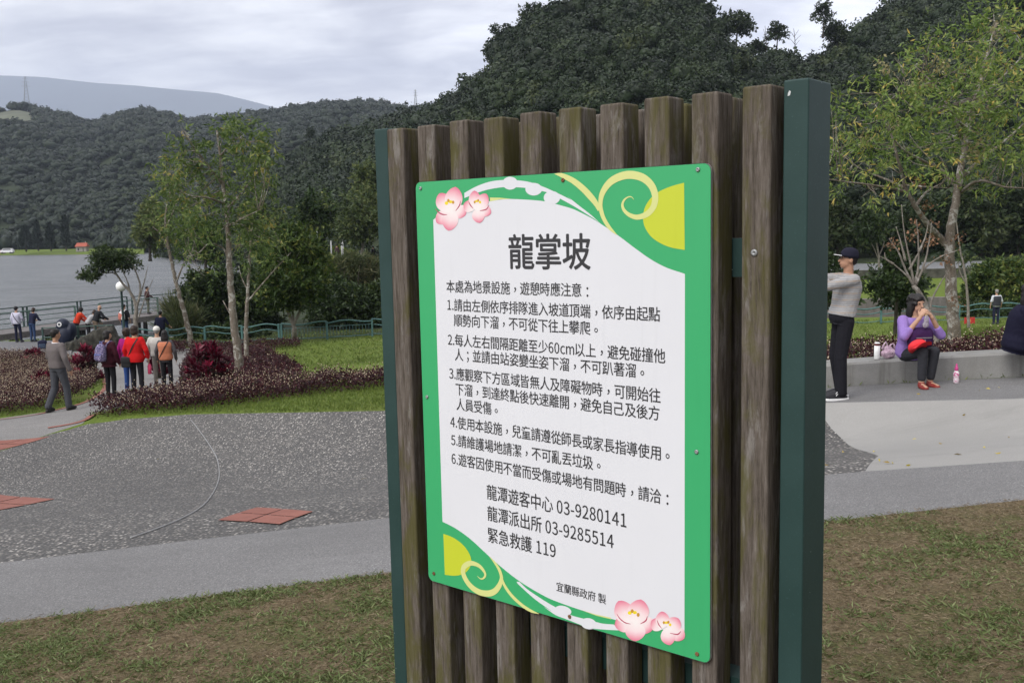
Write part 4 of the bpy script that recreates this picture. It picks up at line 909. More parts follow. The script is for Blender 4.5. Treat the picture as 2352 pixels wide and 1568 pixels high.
# ------------------------------------------------------------------ notice board: slatted timber screen + printed sign
PSI, SGN = .6984, .9
SO = np.array([.3873, 1.8837, .1141]) * SGN + C0
SX = np.array([math.cos(PSI), -math.sin(PSI), 0]); SN = np.array([-math.sin(PSI), -math.cos(PSI), 0]); SW = .72
SM = Matrix(((SX[0], -SN[0], 0, SO[0]), (SX[1], -SN[1], 0, SO[1]), (SX[2], -SN[2], 1, SO[2]), (0, 0, 0, 1)))
def sg(px, py):
    q = ray(px, py); t = ((SO - C0) @ SN) / (q @ SN); P = C0 + q * t - SO; return np.array([P @ SX, P[2]])
gz = float(ground_z(SO[0] - .25, SO[1] + .2)) - SO[2]
scr = empty('timber_screen', (0, 0, 0), 0, 'weathered timber slat screen between two dark green steel posts', 'screen'); scr.matrix_world = SM
TOP = .122
for i in range(10):
    x = -.8161 + i * .0965 + .026; dz = random.uniform(-.004, .004)
    m = MB(); m.rbox((0, 0, 0), (.052, .056, TOP - gz - .03), .0045); m.build('slat', M_WOOD, scr, False, loc=(x, .036, (TOP + dz + gz + .03) / 2))
for i in range(10):
    x = min(-.8161 + (i + .5) * .0965 + .048, .096); dz = random.uniform(-.006, .004)
    m = MB(); m.rbox((0, 0, 0), (.052, .05, TOP - gz - .03), .006); m.build('slat', M_WOOD, scr, False, loc=(x, .142, (TOP - .002 + dz + gz + .03) / 2))
for x in (-.848, .142):
    m = MB(); m.rbox((0, 0, 0), (.043, .092, TOP + .004 - gz + .1), .003); p = m.build('post', M_GSTEEL, scr, False, loc=(x, .066, (TOP + .004 + gz - .1) / 2))
    p.data.polygons.foreach_set('use_smooth', np.zeros(len(p.data.polygons), bool))
for z in (-.165, -.98):
    m = MB(); m.box((-.353, .0905, z), (.944, .048, .068)); m.build('rail', M_GSTEEL, scr)
M_ZINC = simple('zinc_screw', (.30, .31, .31), .45, .2, 60, metal=.6); M_RUST = simple('rusty_screw', (.15, .075, .035), .8, .4, 120)
def screw(parent, x, z, y, m, r=.0062):
    b = MB(); ang = np.arange(14) * 2 * math.pi / 14
    ring = lambda q, yy: np.stack([x + q * np.cos(ang), np.full(14, yy), z + q * np.sin(ang)], 1)
    b.loft([ring(r, y), ring(r * .97, y - .0012), ring(r * .75, y - .0022), ring(r * .3, y - .0023), ring(r * .22, y - .0012)]); b.build('screw', m, parent, True)
for px, py in ((1728, 581),):
    s = sg(px, py); screw(scr, s[0], s[1], .0075, M_ZINC)
# chipped paint on the right post
m = MB(); m.add([(.128, .0195, TOP - .022), (.132, .0195, TOP - .021), (.1335, .0195, TOP - .015), (.131, .0195, TOP - .013), (.1285, .0195, TOP - .017)], [(0, 1, 2, 3, 4)]); m.build('paint_chip', simple('bare_primer', (.5, .52, .52), .7), scr)

sign = empty('notice_sign', (0, 0, 0), 0, 'green and white printed notice panel with flower corners and six written rules', 'sign'); sign.matrix_world = SM
def prn(name, c, rough=.35):
    def fn(t, b):
        o = t.obj(); n = t.noise(o, 5, 5, .6); d = t.voro(o, 55, 'Distance')
        cc = t.mix(t.mapr(n, .35, .75, 0, .10), c, tuple(x * .72 for x in c)); st = t.noise(t.scale(o, (1, 1, .05)), 34, 5, .7); cc = t.mix(t.mapr(st, .55, .75, 0, .10), cc, tuple(x * .5 for x in c)); cc = t.mix(t.mapr(d, .012, .02, .45, 0), cc, tuple(x * .3 for x in c))
        t.put(b.inputs['Base Color'], cc); b.inputs['Roughness'].default_value = rough; b.inputs['Specular IOR Level'].default_value = .35
    return mat(name, fn)
P_GREEN = prn('print_green', (.042, .36, .135)); P_WHITE = prn('print_white', (.655, .665, .695)); P_YEL = prn('print_lime_yellow', (.50, .56, .035)); P_PALE = prn('print_pale_yellow', (.60, .63, .24)); P_INK = prn('print_ink', (.035, .035, .038))
M_ALU = simple('aluminium_edge', (.45, .46, .46), .4, .1, 30, metal=.5)
def rrect(x0, x1, z0, z1, r, k=6):
    o = []
    for cx, cz, a0 in ((x1 - r, z1 - r, 0), (x0 + r, z1 - r, 90), (x0 + r, z0 + r, 180), (x1 - r, z0 + r, 270)):
        for i in range(k + 1): a = R(a0 + 90 * i / k); o.append((cx + r * math.cos(a), cz + r * math.sin(a)))
    return o
rr_ = rrect(-SW, 0, -.9, 0, .014)
m = MB(); n = len(rr_); V = [(x, .004, z) for x, z in rr_] + [(x, -.0005, z) for x, z in rr_]
m.add(V, [tuple(range(n))] + [(i, i + n, (i + 1) % n + n, (i + 1) % n) for i in range(n)]); m.build('panel', M_ALU, sign)
rr2 = rrect(-SW + .0008, -.0008, -.8992, -.0008, .0135)
def flat(name, polys, m, lay):
    """printed film: one or more outlines (x,z), filled, in the sign plane at print layer lay"""
    y = -.0010 - lay * .00012
    for poly in polys:
        mb = MB(); P = [Vector(p) for p in poly]; k = len(P)
        v, _, f, _, _, _ = delaunay_2d_cdt(P, [(i, (i + 1) % k) for i in range(k)], [], 1, 1e-7)
        mb.add([(q.x, y, q.y) for q in v], [tuple(t) for t in f])
        mb.build(name, m, sign)
flat('green_border', [rr2], P_GREEN, 0)
def c3(x, y): return ((1030 + x / 5.88) / 1.0884, (400 + y / 5.88) / 1.0884)
def c4(x, y): return ((1380 + x / 5.226) / 1.0884, (400 + y / 5.226) / 1.0884)
def c5(x, y): return ((1070 + x / 5.808) / 1.0884, (1290 + y / 5.808) / 1.0884)
def c6(x, y): return ((1360 + x / 5.345) / 1.0884, (1430 + y / 5.345) / 1.0884)
def S(pts, f=None, sub=6, sharp=False):
    Q = [sg(*(f(*p) if f else p)) for p in pts]
    return [tuple(q) for q in (Q if sharp else smooth_path(Q, sub))]
V_id = lambda x, y: (x, y)
top_c = S([(996, 505), (1020, 486), (1060, 473), (1095, 466), (1126.8, 462), (1165, 457.4), (1212, 458.9), (1251, 462.5), (1277.6, 468.8), (1313.9, 479.2), (1335, 488.5), (1359.3, 501.1), (1382.2, 515.2), (1419.1, 539.8), (1461.3, 571.5), (1496.5, 596.1), (1531.6, 614.5), (1573.9, 628.9)])
bot_c = S([(1572.8, 1452), (1520, 1444), (1460, 1433), (1404.3, 1419.6), (1335.5, 1399.8), (1272.7, 1377.5), (1241.7, 1362.4), (1215, 1347), (1192.7, 1332.5), (1168.1, 1314.1), (1133.4, 1284.9), (1109.6, 1262.8), (1078, 1234.3), (1046.4, 1212.1), (1017.1, 1197.1)])
flat('white_field', [top_c + bot_c], P_WHITE, 1)
band_t = S([(775, 485), (950, 390), (1150, 320), (1350, 295), (1560, 300), (1750, 330), (1950, 400), (2150, 490), (2352, 590)], c3) + S([(200, 470), (350, 590), (520, 722), (650, 842)], c4)
band_l = S([(560, 770), (300, 610), (110, 505)], c4) + S([(2180, 565), (2000, 480), (1900, 455), (1680, 412), (1440, 400), (1300, 405), (1120, 437), (985, 478), (775, 560)], c3)
bb_u = S([(1330, 945), (1450, 1055), (1610, 1165), (1745, 1250), (1855, 1312)], c5) + S([(155, 460), (280, 520), (380, 572), (500, 605), (690, 655), (800, 680), (930, 690)], c6)
bb_l = S([(1100, 772), (900, 765), (690, 750), (560, 735), (490, 695), (300, 620), (150, 560), (0, 452)], c6) + S([(1800, 1370), (1560, 1200), (1330, 995), (1290, 945)], c5)
flat('vine_band', [band_t + band_l, bb_u + bb_l], P_WHITE, 2)
def oval(cx, cy, rx, ry, f, rot=0):
    return [tuple(sg(*f(cx + rx * math.cos(a) * math.cos(rot) - ry * math.sin(a) * math.sin(rot), cy + rx * math.cos(a) * math.sin(rot) + ry * math.sin(a) * math.cos(rot)))) for a in np.linspace(0, 2 * math.pi, 28, endpoint=False)]
flat('vine_bud', [oval(1448, 342, 112, 95, c3), oval(1795, 430, 122, 93, c3), oval(2062, 555, 120, 97, c3), oval(262, 505, 112, 62, c6, .25), oval(600, 680, 105, 74, c6, .2)], P_WHITE, 3)
flat('yellow_half_disc', [S([(1730, 298), (1560, 345), (1400, 415), (1290, 505), (1215, 630), (1195, 760), (1215, 870), (1290, 990), (1400, 1075), (1550, 1140), (1738, 1175)], c4), S([(228, 250), (360, 300), (480, 380), (570, 480), (625, 590), (630, 690), (590, 770), (520, 830), (400, 858), (250, 845)], c5)], P_YEL, 2)
def ribbon(pts, f):
    P = smooth_path([(*p,) for p in pts], 8); C = np.array([sg(*f(x, y)) for x, y, _ in P])
    C2 = np.array([sg(*f(x + 1, y)) for x, y, _ in P]); sc = np.linalg.norm(C2 - C, axis=1)
    T = np.gradient(C, axis=0); T /= np.linalg.norm(T, axis=1)[:, None] + 1e-9; Nn = np.column_stack([-T[:, 1], T[:, 0]]); h = (P[:, 2] * sc)[:, None]
    return C + Nn * h, C - Nn * h
def ribbons(name, lst, m, lay):
    for k, (pts, f) in enumerate(lst):
        a, b = ribbon(pts, f); mb = MB(); n = len(a); y = -.0010 - (lay + k * .5) * .00012
        V = [(x, y, z) for x, z in a] + [(x, y, z) for x, z in b]; mb.add(V, [(i, i + 1, n + i + 1, n + i) for i in range(n - 1)]); mb.build(name, m, sign)
ribbons('pale_scroll', [
    ([(855, 978, 2), (800, 930, 14), (745, 870, 22), (690, 780, 24), (652, 680, 26), (638, 570, 27), (665, 430, 34), (760, 295, 40), (890, 220, 43), (1030, 195, 44), (1180, 228, 44), (1290, 315, 43), (1346, 430, 42), (1350, 545, 40), (1310, 645, 36), (1230, 715, 33), (1120, 747, 28), (1020, 720, 23), (950, 660, 19), (925, 590, 16), (945, 530, 12), (990, 490, 8), (1040, 482, 5), (1076, 518, 2)], c4),
    ([(38, 182, 2), (130, 200, 22), (280, 272, 31), (410, 375, 35), (510, 480, 36), (580, 570, 30), (620, 660, 16)], c4),
    ([(900, 580, 2), (985, 680, 15), (1045, 780, 20), (1072, 870, 22), (1066, 940, 26), (1030, 1020, 30), (970, 1085, 32), (880, 1115, 33), (760, 1098, 33), (650, 1030, 33), (565, 930, 32), (518, 820, 32), (528, 735, 30), (590, 685, 28), (660, 678, 25), (750, 715, 22), (815, 785, 18), (838, 845, 14), (815, 890, 10), (770, 902, 6), (722, 862, 2)], c5),
    ([(1072, 880, 16), (1105, 970, 18), (1160, 1065, 20), (1255, 1180, 21), (1380, 1290, 20), (1500, 1365, 17), (1615, 1408, 3)], c5)], P_PALE, 4)
flat('pale_sliver', [S([(1150, 552), (1300, 556), (1460, 572), (1300, 580), (1155, 608)], c3, sharp=True), S([(500, 498), (700, 558), (900, 600), (900, 620), (700, 572)], c6, sharp=True)], P_PALE, 2.5)
# four pink blossoms: petals carry the printed pink-to-white fade
def f_petal(t, b):
    c = t.ramp(t.attr('tint'), [(0, (.80, .76, .74)), (.35, (.79, .64, .65)), (.7, (.74, .36, .42)), (1, (.66, .17, .26))])
    t.put(b.inputs['Base Color'], c); b.inputs['Roughness'].default_value = .35
M_PETAL = mat('print_pink_petals', f_petal); P_RED = prn('print_rose_line', (.42, .05, .11)); P_STAM = prn('print_yellow_stamen', (.78, .62, .03)); P_ANTH = prn('print_ochre_anther', (.52, .27, .04))
def blossom(f, petals, lines, stam, anth, lay):
    root = []
    for k, (bx, by, tx, ty, wd, notch) in enumerate(petals):
        n = 22; mb_v = []; tint = []
        ax = np.array([tx - bx, ty - by], float); L = np.linalg.norm(ax); ax /= L; nx = np.array([-ax[1], ax[0]]); rows = []
        for i in range(n + 1):
            s = i / n; hw = wd * .5 * (max(0, math.sin(math.pi * s ** 1.02)) ** .62 if 0 < s < 1 else 0); rows.append((s, hw))
        V = []; T = []; F = []
        for s, hw in rows:
            for q in (-1, -.5, 0, .5, 1):
                lift = -notch * L * .06 * max(0, 1 - abs(q) * 2) * max(0, s - .8) * 5
                p = np.array([bx, by]) + ax * (s * L + lift) + nx * hw * q
                x, z = sg(*f(*p)); V.append((x, -.0010 - (lay + k * .22) * .00012, z)); T.append(min(1, max(0, s ** 1.5 * .95 + .12 * abs(q) + .06 * q)))
        for i in range(n):
            for q in range(4): a = i * 5 + q; F.append([a, a + 1, a + 6, a + 5])
        me = np_mesh('petal', np.array(V), F, T); link('petal', me, M_PETAL, sign)
    L2 = lay + 2
    a = []
    for pts in lines:
        aa, bb = ribbon([(x, y, 7 * math.sin(math.pi * (i + .35) / (len(pts) - .3))) for i, (x, y) in enumerate(pts)], f); mb = MB(); n = len(aa); y = -.0010 - L2 * .00012
        mb.add([(x, y, z) for x, z in aa] + [(x, y, z) for x, z in bb], [(i, i + 1, n + i + 1, n + i) for i in range(n - 1)]); mb.build('petal_line', P_RED, sign)
    flat('stamen', [oval(*s_, f) for s_ in stam], P_STAM, L2); flat('anther', [oval(*s_, f) for s_ in anth], P_ANTH, L2 + .5)
blossom(c3, [(560, 760, 370, 925, 210, .6), (640, 720, 800, 800, 210, .5), (590, 720, 545, 1040, 240, 1), (560, 770, 410, 490, 250, .6), (590, 760, 650, 395, 260, 1)], [[(352, 715), (400, 770), (460, 800), (525, 805)], [(722, 600), (705, 670), (650, 748)]], [(515, 635, 26, 26), (575, 615, 30, 22)], [(543, 597, 18, 24), (613, 622, 18, 24)], 5)
blossom(c3, [(930, 720, 770, 640, 190, .5), (1000, 720, 1170, 780, 170, .5), (960, 710, 1005, 925, 185, 1), (940, 730, 925, 450, 180, 1), (980, 730, 1100, 495, 185, .7)], [[(842, 610), (865, 660), (910, 716)], [(1140, 665), (1100, 725), (1005, 748)]], [(960, 605, 24, 17), (1008, 620, 18, 20)], [(930, 620, 14, 20), (982, 594, 14, 20)], 6)
blossom(c6, [(1200, 650, 950, 700, 240, .6), (1280, 640, 1450, 770, 250, .5), (1230, 650, 1225, 915, 270, 1), (1160, 690, 1000, 375, 260, .8), (1230, 690, 1300, 355, 290, 1)], [[(978, 545), (1020, 610), (1090, 665), (1165, 684)], [(1388, 580), (1365, 640), (1295, 682)]], [(1152, 535, 26, 24), (1220, 530, 28, 22)], [(1185, 510, 20, 24), (1265, 560, 20, 26)], 5)
blossom(c6, [(1600, 740, 1440, 640, 190, .5), (1710, 760, 1880, 880, 190, .5), (1640, 730, 1690, 965, 200, 1), (1600, 740, 1580, 515, 185, .8), (1680, 770, 1800, 605, 210, .8)], [[(1518, 632), (1540, 690), (1580, 742)], [(1838, 780), (1790, 820), (1690, 805)]], [(1640, 665, 24, 17), (1692, 692, 18, 20)], [(1608, 664, 15, 20), (1668, 658, 16, 20)], 6)

# lettering: the built-in typeface, each line set to the width and height it has on the panel
FONT = None
try: FONT = bpy.data.fonts.load(bpy.utils.system_resource('DATAFILES', path='fonts') + '/Noto Sans CJK Regular.woff2')
except Exception: FONT = None
GLY = {}
def glyph(ch):
    if ch in GLY: return GLY[ch]
    cu = bpy.data.curves.new('lettering', 'FONT'); cu.body = ch; cu.size = 1; cu.resolution_u = 3
    if FONT: cu.font = FONT
    o = bpy.data.objects.new('lettering', cu); COL.objects.link(o); bpy.context.view_layer.update()
    me = bpy.data.meshes.new_from_object(o.evaluated_get(bpy.context.evaluated_depsgraph_get())); bpy.data.objects.remove(o)
    co = np.zeros(len(me.vertices) * 3, np.float32); me.vertices.foreach_get('co', co); f = [list(p.vertices) for p in me.polygons]; bpy.data.meshes.remove(me)
    GLY[ch] = (co.reshape(-1, 3)[:, :2].astype(float), f); return GLY[ch]
def text_line(s, xl, yl, xr, yr, hpx, name='lettering', bold=0.0):
    a = sg(xl, yl); b = sg(xr, yr); z = (a[1] + b[1]) / 2; H = sg(xl, yl - hpx / 2)[1] - sg(xl, yl + hpx / 2)[1]
    ref, _ = glyph('國'); em = ref[:, 0].max() - ref[:, 0].min(); em *= 1.17; ry0, ry1 = ref[:, 1].min(), ref[:, 1].max(); pen = 0.0; parts = []; xs = []
    for ch in s:
        if ch == ' ': pen += em * .26; continue
        co, f = glyph(ch); x0, x1 = co[:, 0].min(), co[:, 0].max(); wide = ord(ch) > 0x2e80
        if wide and ch in '，。；：': q = co - co.mean(0) * 0 - np.array([(x0 + x1) / 2, (co[:, 1].min() + co[:, 1].max()) / 2]) + np.array([pen + em / 2, ry0 + (ry1 - ry0) * .40]); adv = em
        elif wide: q = co + np.array([pen + em / 2 - (x0 + x1) / 2, 0]); adv = em
        else: g = .055 * em; q = co + np.array([pen + g - x0, 0]); adv = (x1 - x0) + 2 * g
        if ch == '1': q = q + np.array([.05 * em, 0]); adv += .08 * em
        parts.append((q, f)); pen += adv
    lo = min(q[:, 0].min() for q, _ in parts); hi = max(q[:, 0].max() for q, _ in parts); k = (b[0] - a[0]) / (hi - lo); w_ = bold * H; mb = MB()
    for q, f in parts:
        X = a[0] + (q[:, 0] - lo) * k; Z = z + ((q[:, 1] - ry0) / (ry1 - ry0) - .5) * H
        for i, (dx, dz) in enumerate(((0, 0), (w_, 0), (-w_, 0), (0, w_), (0, -w_))): mb.add(np.column_stack([X + dx, np.full(len(X), -.00150 - i * .00002), Z + dz]), f)
    mb.build(name, P_INK, sign)
text_line('龍掌坡', 1170, 582, 1356.5, 578, 74, 'title_lettering', .016)
for tl in [('本處為地景設施，遊憩時應注意：', 1026.4, 658.7, 1352.1, 666.4, 26.4), ('1.請由左側依序排隊進入坡道頂端，依序由起點', 1028.8, 701, 1516.8, 721.6, 26.4), ('順勢向下溜，不可從下往上攀爬。', 1043.4, 737.4, 1373.9, 753.1, 26.4), ('2.每人左右間隔距離至少60cm以上，避免碰撞他', 1030, 781, 1528.9, 817.3, 26.4),
           ('人；並請由站姿變坐姿下溜，不可趴著溜。', 1045.8, 816.1, 1480.4, 851.2, 26.4), ('3.應觀察下方區域皆無人及障礙物時，可開始往', 1032.9, 858.4, 1518, 908.1, 26.4), ('下溜，到達終點後快速離開，避免自己及後方', 1047.5, 894.8, 1515.6, 948.1, 26.4), ('人員受傷。', 1049.4, 929.9, 1143.9, 938.4, 26.4),
           ('4.使用本設施，兒童請遵從師長或家長指導使用。', 1035.6, 971.8, 1538.6, 1039.6, 26.4), ('5.請維護場地請潔，不可亂丟垃圾。', 1037.3, 1014.1, 1380, 1061.4, 26.4), ('6.遊客因使用不當而受傷或場地有問題時，請洽：', 1038.5, 1056.5, 1536.2, 1138.8, 26.4),
           ('龍潭遊客中心 03-9280141', 1119.2, 1131.6, 1439.3, 1192.1, 32.5), ('龍潭派出所 03-9285514', 1120.8, 1180, 1410.2, 1240.6, 32.5), ('緊急救護 119', 1122, 1228.5, 1277, 1263.6, 32.5), ('宜蘭縣政府 製', 1279.1, 1347.4, 1392.6, 1374, 20.5)]:
    text_line(*tl, bold=.010)
for (px, py), m in [(c3(133, 418), M_ZINC), (c3(2225, 297), M_RUST), (c4(1912, 127), M_ZINC), ((982, 911), M_ZINC), ((1601, 1037), M_ZINC), (c5(92, 825), M_RUST), (c5(2062, 1450), M_RUST), (c6(2050, 1085), M_RUST)]:
    s = sg(px, py); screw(sign, s[0], s[1], -.0012, m, .0042)
# ------------------------------------------------------------------ right side: bench kerb, retaining walls
def sweep(name, P2, prof, m, label, cat, zfun, parent=None):
    P = smooth_path([(x, y) for x, y in P2], 6); T = np.gradient(P, axis=0); T /= np.linalg.norm(T, axis=1)[:, None]; Nn = np.column_stack([-T[:, 1], T[:, 0]])
    rings = []
    for p, n in zip(P, Nn):
        z = zfun(*p); rings.append(np.array([(p[0] + n[0] * a, p[1] + n[1] * a, z + b) for a, b in prof]))
    mb = MB(); mb.loft(rings); o = mb.build(name, m, parent); tag(o, label, cat); return o
bh = .30
sweep('bench_kerb', bench_pts, [(0, -.2), (0, bh - .025), (.025, bh), (.40, bh), (.42, bh - .02), (.42, -.3)], M_BENCH, 'curved pale concrete bench kerb edging the walkway', 'bench', lambda x, y: float(ground_z(x, y)))
sweep('retaining_wall', [(6.5, 60.2), (20, 60.2), (34, 60.2), (60, 60.2)], [(-.25, -2.2), (-.25, .02), (.25, .02), (.25, -2.2)], M_RWALL, 'stained retaining wall along the far side of the canal', 'wall', lambda x, y: -3.28)
sweep('retaining_wall', [(6.5, 71.2), (20, 71.2), (34, 71.2), (60, 71.2)], [(-.2, -1.0), (-.2, .03), (.2, .03), (.2, -1.0)], simple('dark_mossy_wall', (.07, .068, .055), .95, .5, 2), 'low dark retaining wall holding up the road', 'wall', lambda x, y: -2.1)

# ------------------------------------------------------------------ wavy teal fences
def fence(label, A, B, n, bars=(), wave=.055, h=.80, phase=0, low=(.45, .12)):
    A = np.array(A); B = np.array(B); root = empty('wavy_fence', (A + B) / 2, 0, label, 'fence', 'wavy teal fences along the shore'); o = (A + B) / 2
    P = [A + (B - A) * i / n for i in range(n + 1)]
    for p in P: p[2] = float(ground_z(p[0], p[1]))
    for p in P:
        m = MB(); m.box(p - o + np.array([0, 0, h / 2 - .1]), (.085, .085, h + .22)); m.build('post', M_TEAL, root, bevel=.006)
    for i in range(n):
        a, b = P[i] - o, P[i + 1] - o; t = np.linspace(0, 1, 13)[:, None]; w = (np.sin(t * math.pi * 2 + phase + i * math.pi) * wave)
        up = np.array([[0, 0, 1.0]])
        m = MB(); m.tube(a + (b - a) * t + up * (h - .03 + w), .034, 7)
        if i in bars:
            m.tube([a + np.array([0, 0, h - .22]), b + np.array([0, 0, h - .22])], .014, 5); m.tube([a + np.array([0, 0, .10]), b + np.array([0, 0, .10])], .02, 5)
            for k in range(1, 14): q = a + (b - a) * k / 14; m.tube([q + np.array([0, 0, .10]), q + np.array([0, 0, h - .22])], .009, 4)
        else:
            m.tube(a + (b - a) * t + up * (h - .28 + w), .026, 6)
            m.tube(a + (b - a) * t + up * (low[1] + w * .6), .022, 6)
        m.build('rail', M_TEAL, root, True)
fa = at(300, 790, 43.2); fb = at(642, 790, 43.6)
fence('wavy teal fence running behind the trees on the left, plain rails', fa, fb, 4, (), phase=.6)
fence('wavy teal fence with barred panels left of the board', fb + np.array([.12, 0, 0]), at(1063, 792, 43.9), 4, (0, 1), phase=2.2)
fence('wavy teal fence seen right of the board in front of the canal', at(1750, 760, 45.5), at(2290, 760, 46.5), 6, (), phase=1.0)
fence('wavy teal fence at the far right end in front of the canal', at(2292, 760, 46.5), at(2700, 760, 46), 4, (), phase=.3)
# red board on the fence
p = at(2227, 737, 45.2); b = empty('warning_board', p, 0, 'small red board hung on the wavy fence at the right', 'sign')
m = MB(); m.box((0, 0, 0), (.50, .03, .34)); m.build('board', simple('red_board', (.42, .035, .03), .5), b, bevel=.008)
m = MB(); m.box((-.03, -.018, .02), (.16, .004, .14)); m.build('emblem', simple('faded_orange', (.55, .2, .07), .6), b)

# ------------------------------------------------------------------ pier with railings
DZ = -3.2
pa, pb = at(-160, 770, 45.5), at(366, 722, 59.2); pa[2] = pb[2] = DZ
pc = at(520, 700, 63.0); pc[2] = DZ
pier = empty('pier', (pa + pb) / 2, 0, 'boardwalk pier with dark green railings along the lake', 'pier'); po = (pa + pb) / 2
ax = unit(pb - pa); nx = np.array([-ax[1], ax[0], 0.0])          # towards the lake
def deck(a, b, wd, nm='deck'):
    t = unit(b - a); n = np.array([-t[1], t[0], 0]); M = np.column_stack([t, n, [0, 0, 1]]); L = np.linalg.norm(b - a)
    m = MB(); m.box((a + b) / 2 - po + n * wd / 2 + np.array([0, 0, -.06]), (L, wd, .12), M); m.box((a + b) / 2 - po + n * .06 + np.array([0, 0, -.22]), (L - .2, .1, .2), M); m.build(nm, M_DECK, pier)
    m = MB()
    for k in range(int(L / 2.2) + 1):
        for s in (.25, wd - .25): q = a + t * min(L, .2 + k * 2.2) + n * s - po; m.box(q + np.array([0, 0, -1.1]), (.2, .2, 1.9))
    m.build('pile', M_DARKW, pier)
deck(pa, pb, 2.6); deck(pb + np.array([0, 0, .012]), pc + np.array([0, 0, .012]), 2.2)
def railing(a, b, h, m_, step=1.95, pair=.26, rails=(1.0, .72, .48, .24), r=.032):
    t = unit(b - a); L = np.linalg.norm(b - a); k = max(1, round(L / step))
    for i in range(k + 1):
        for s in ((-pair / 2, pair / 2) if 0 < i < k else (0,)):
            q = a + t * (L * i / k + s) - po; m = MB(); m.box(q + np.array([0, 0, h / 2]), (.075, .075, h)); m.build('post', m_, pier)
    for f in rails:
        m = MB(); m.tube([a - po + np.array([0, 0, h * f]), b - po + np.array([0, 0, h * f])], r if f == 1 else r * .55, 6); m.build('rail', m_, pier)
o_ = nx * 2.5
railing(pa + o_, pb + o_, 1.08, M_PIERG, 3.4); railing(pb + np.array(nx) * 2.1, pc + nx * 2.1, 1.08, M_PIERG, 3.4)
railing(pa + nx * .08, pa + nx * .08 + ax * 8.6, 1.05, M_PIERL, 2.9); railing(pa + nx * .08 + ax * 10.3, pb + nx * .08, 1.05, M_PIERL, 3.2)
# guard rail on the quay in front of the pier
qa = at(100, 790, 43.6); qb = at(262, 782, 44.2)
for q in (qa, qb): q[2] = float(ground_z(q[0], q[1]))
rl = empty('quay_railing', qa, 0, 'low green railing at the quay edge beside the white bucket', 'railing')
for i in range(5):
    q = qa + (qb - qa) * i / 4 - qa; m = MB(); m.box(q + np.array([0, 0, .48]), (.07, .07, .96)); m.build('post', M_PIERG, rl)
for z in (.93, .5, .15): m = MB(); m.tube([(0, 0, z), qb - qa + np.array([0, 0, z])], .025, 6); m.build('rail', M_PIERL, rl)
# paved quay where the anglers stand
m = MB(); qq = [at(-300, 790, 41), at(-300, 790, 46.4), at(150, 785, 46.4), at(170, 790, 44.5), at(160, 800, 40)]
m.add([(p_[0], p_[1], -3.285) for p_ in qq] + [(p_[0], p_[1], -4.0) for p_ in qq], [(4, 3, 2, 1, 0)] + [(i, (i + 1) % 5, (i + 1) % 5 + 5, i + 5) for i in range(5)])
tag(m.build('quay', M_PLAZA), 'dark asphalt quay at the lake edge', 'quay', kind='structure')
# low rough stone wall
w0, w1 = gp(150, 806), gp(276, 800); L = np.linalg.norm(w1 - w0); k = 34; t = unit(w1 - w0); n_ = np.array([-t[1], t[0], 0]); rings = []
for i in range(k + 1):
    f = i / k; c = w0 + (w1 - w0) * f; hh_ = .35 + .62 * sm(0, .8, f) - .5 * sm(.9, 1, f); jj = rng.normal(0, .035, (10, 2)); prof = [(-.30, -.1), (-.30, hh_ * .4), (-.27, hh_ * .8), (-.2, hh_ * .97), (-.05, hh_), (.1, hh_ * 1.0), (.22, hh_ * .95), (.28, hh_ * .75), (.3, hh_ * .4), (.3, -.1)]
    rings.append(np.array([c - w0 + n_ * (a + j[0]) + np.array([0, 0, b_ + j[1]]) for (a, b_), j in zip(prof, jj)]))
m = MB(); m.loft(rings); o = m.build('stone_wall', M_STONE, loc=w0, smooth=True); tag(o, 'low rough mossy stone wall behind the man in grey', 'wall')
# globe lamp
p = at(286, 775, 45.5); p[2] = float(ground_z(p[0], p[1])); lp = empty('street_lamp', p, 0, 'dark green lamp post with a white globe by the pier', 'lamp')
top = at(284, 668, 45.5)[2] - p[2]
m = MB(); m.tube([(0, 0, 0), (0, 0, .25), (0, 0, .3), (0, 0, top * .5), (0, 0, top - .05), (0, 0, top)], [.11, .10, .065, .055, .05, .08], 10); m.build('pole', M_PIERG, lp, True)
def f_globe(t, b): t.put(b.inputs['Base Color'], t.mix(t.mapr(t.noise(t.obj(), 6, 4), .3, .7), (.72, .72, .7), (.8, .8, .78))); b.inputs['Roughness'].default_value = .3
m = MB(); m.ell((0, 0, top + .21), .235, n=20); m.build('lamp_globe', mat('opal_globe', f_globe), lp, True)

# ------------------------------------------------------------------ far shore: red-roofed house, van, pylons
hp = at(189, 566, 352); hp[2] = -3.6; hs = empty('house', hp, R(8), 'small far house with orange red roof on the lake shore', 'house'); hs.scale = (.27, .5, .66)
m = MB(); m.box((0, 0, 1.4), (13, 7, 2.8)); m.build('wall', simple('far_wall', (.32, .30, .27), .9), hs)
m = MB(); m.add([(-7.5, -4.5, 2.7), (7.5, -4.5, 2.7), (7.5, 4.5, 2.7), (-7.5, 4.5, 2.7), (-6.5, 0, 4.7), (6.5, 0, 4.7)], [(0, 1, 5, 4), (2, 3, 4, 5), (1, 2, 5), (3, 0, 4), (3, 2, 1, 0)]); m.build('roof', simple('orange_roof', (.34, .085, .05), .7), hs)
m = MB(); m.box((-3.4, -3.53, 1.3), (1.6, .08, 1.4)); m.build('window', simple('dark_window', (.03, .035, .04), .2), hs)
m = MB(); m.box((2.6, -3.53, 1.1), (1.1, .08, 2.2)); m.build('door', simple('dark_door', (.06, .05, .04), .6), hs)
m = MB(); m.box((4.0, .4, 4.8), (.7, .7, 1.6)); m.build('chimney', simple('far_wall', (.32, .30, .27)), hs)
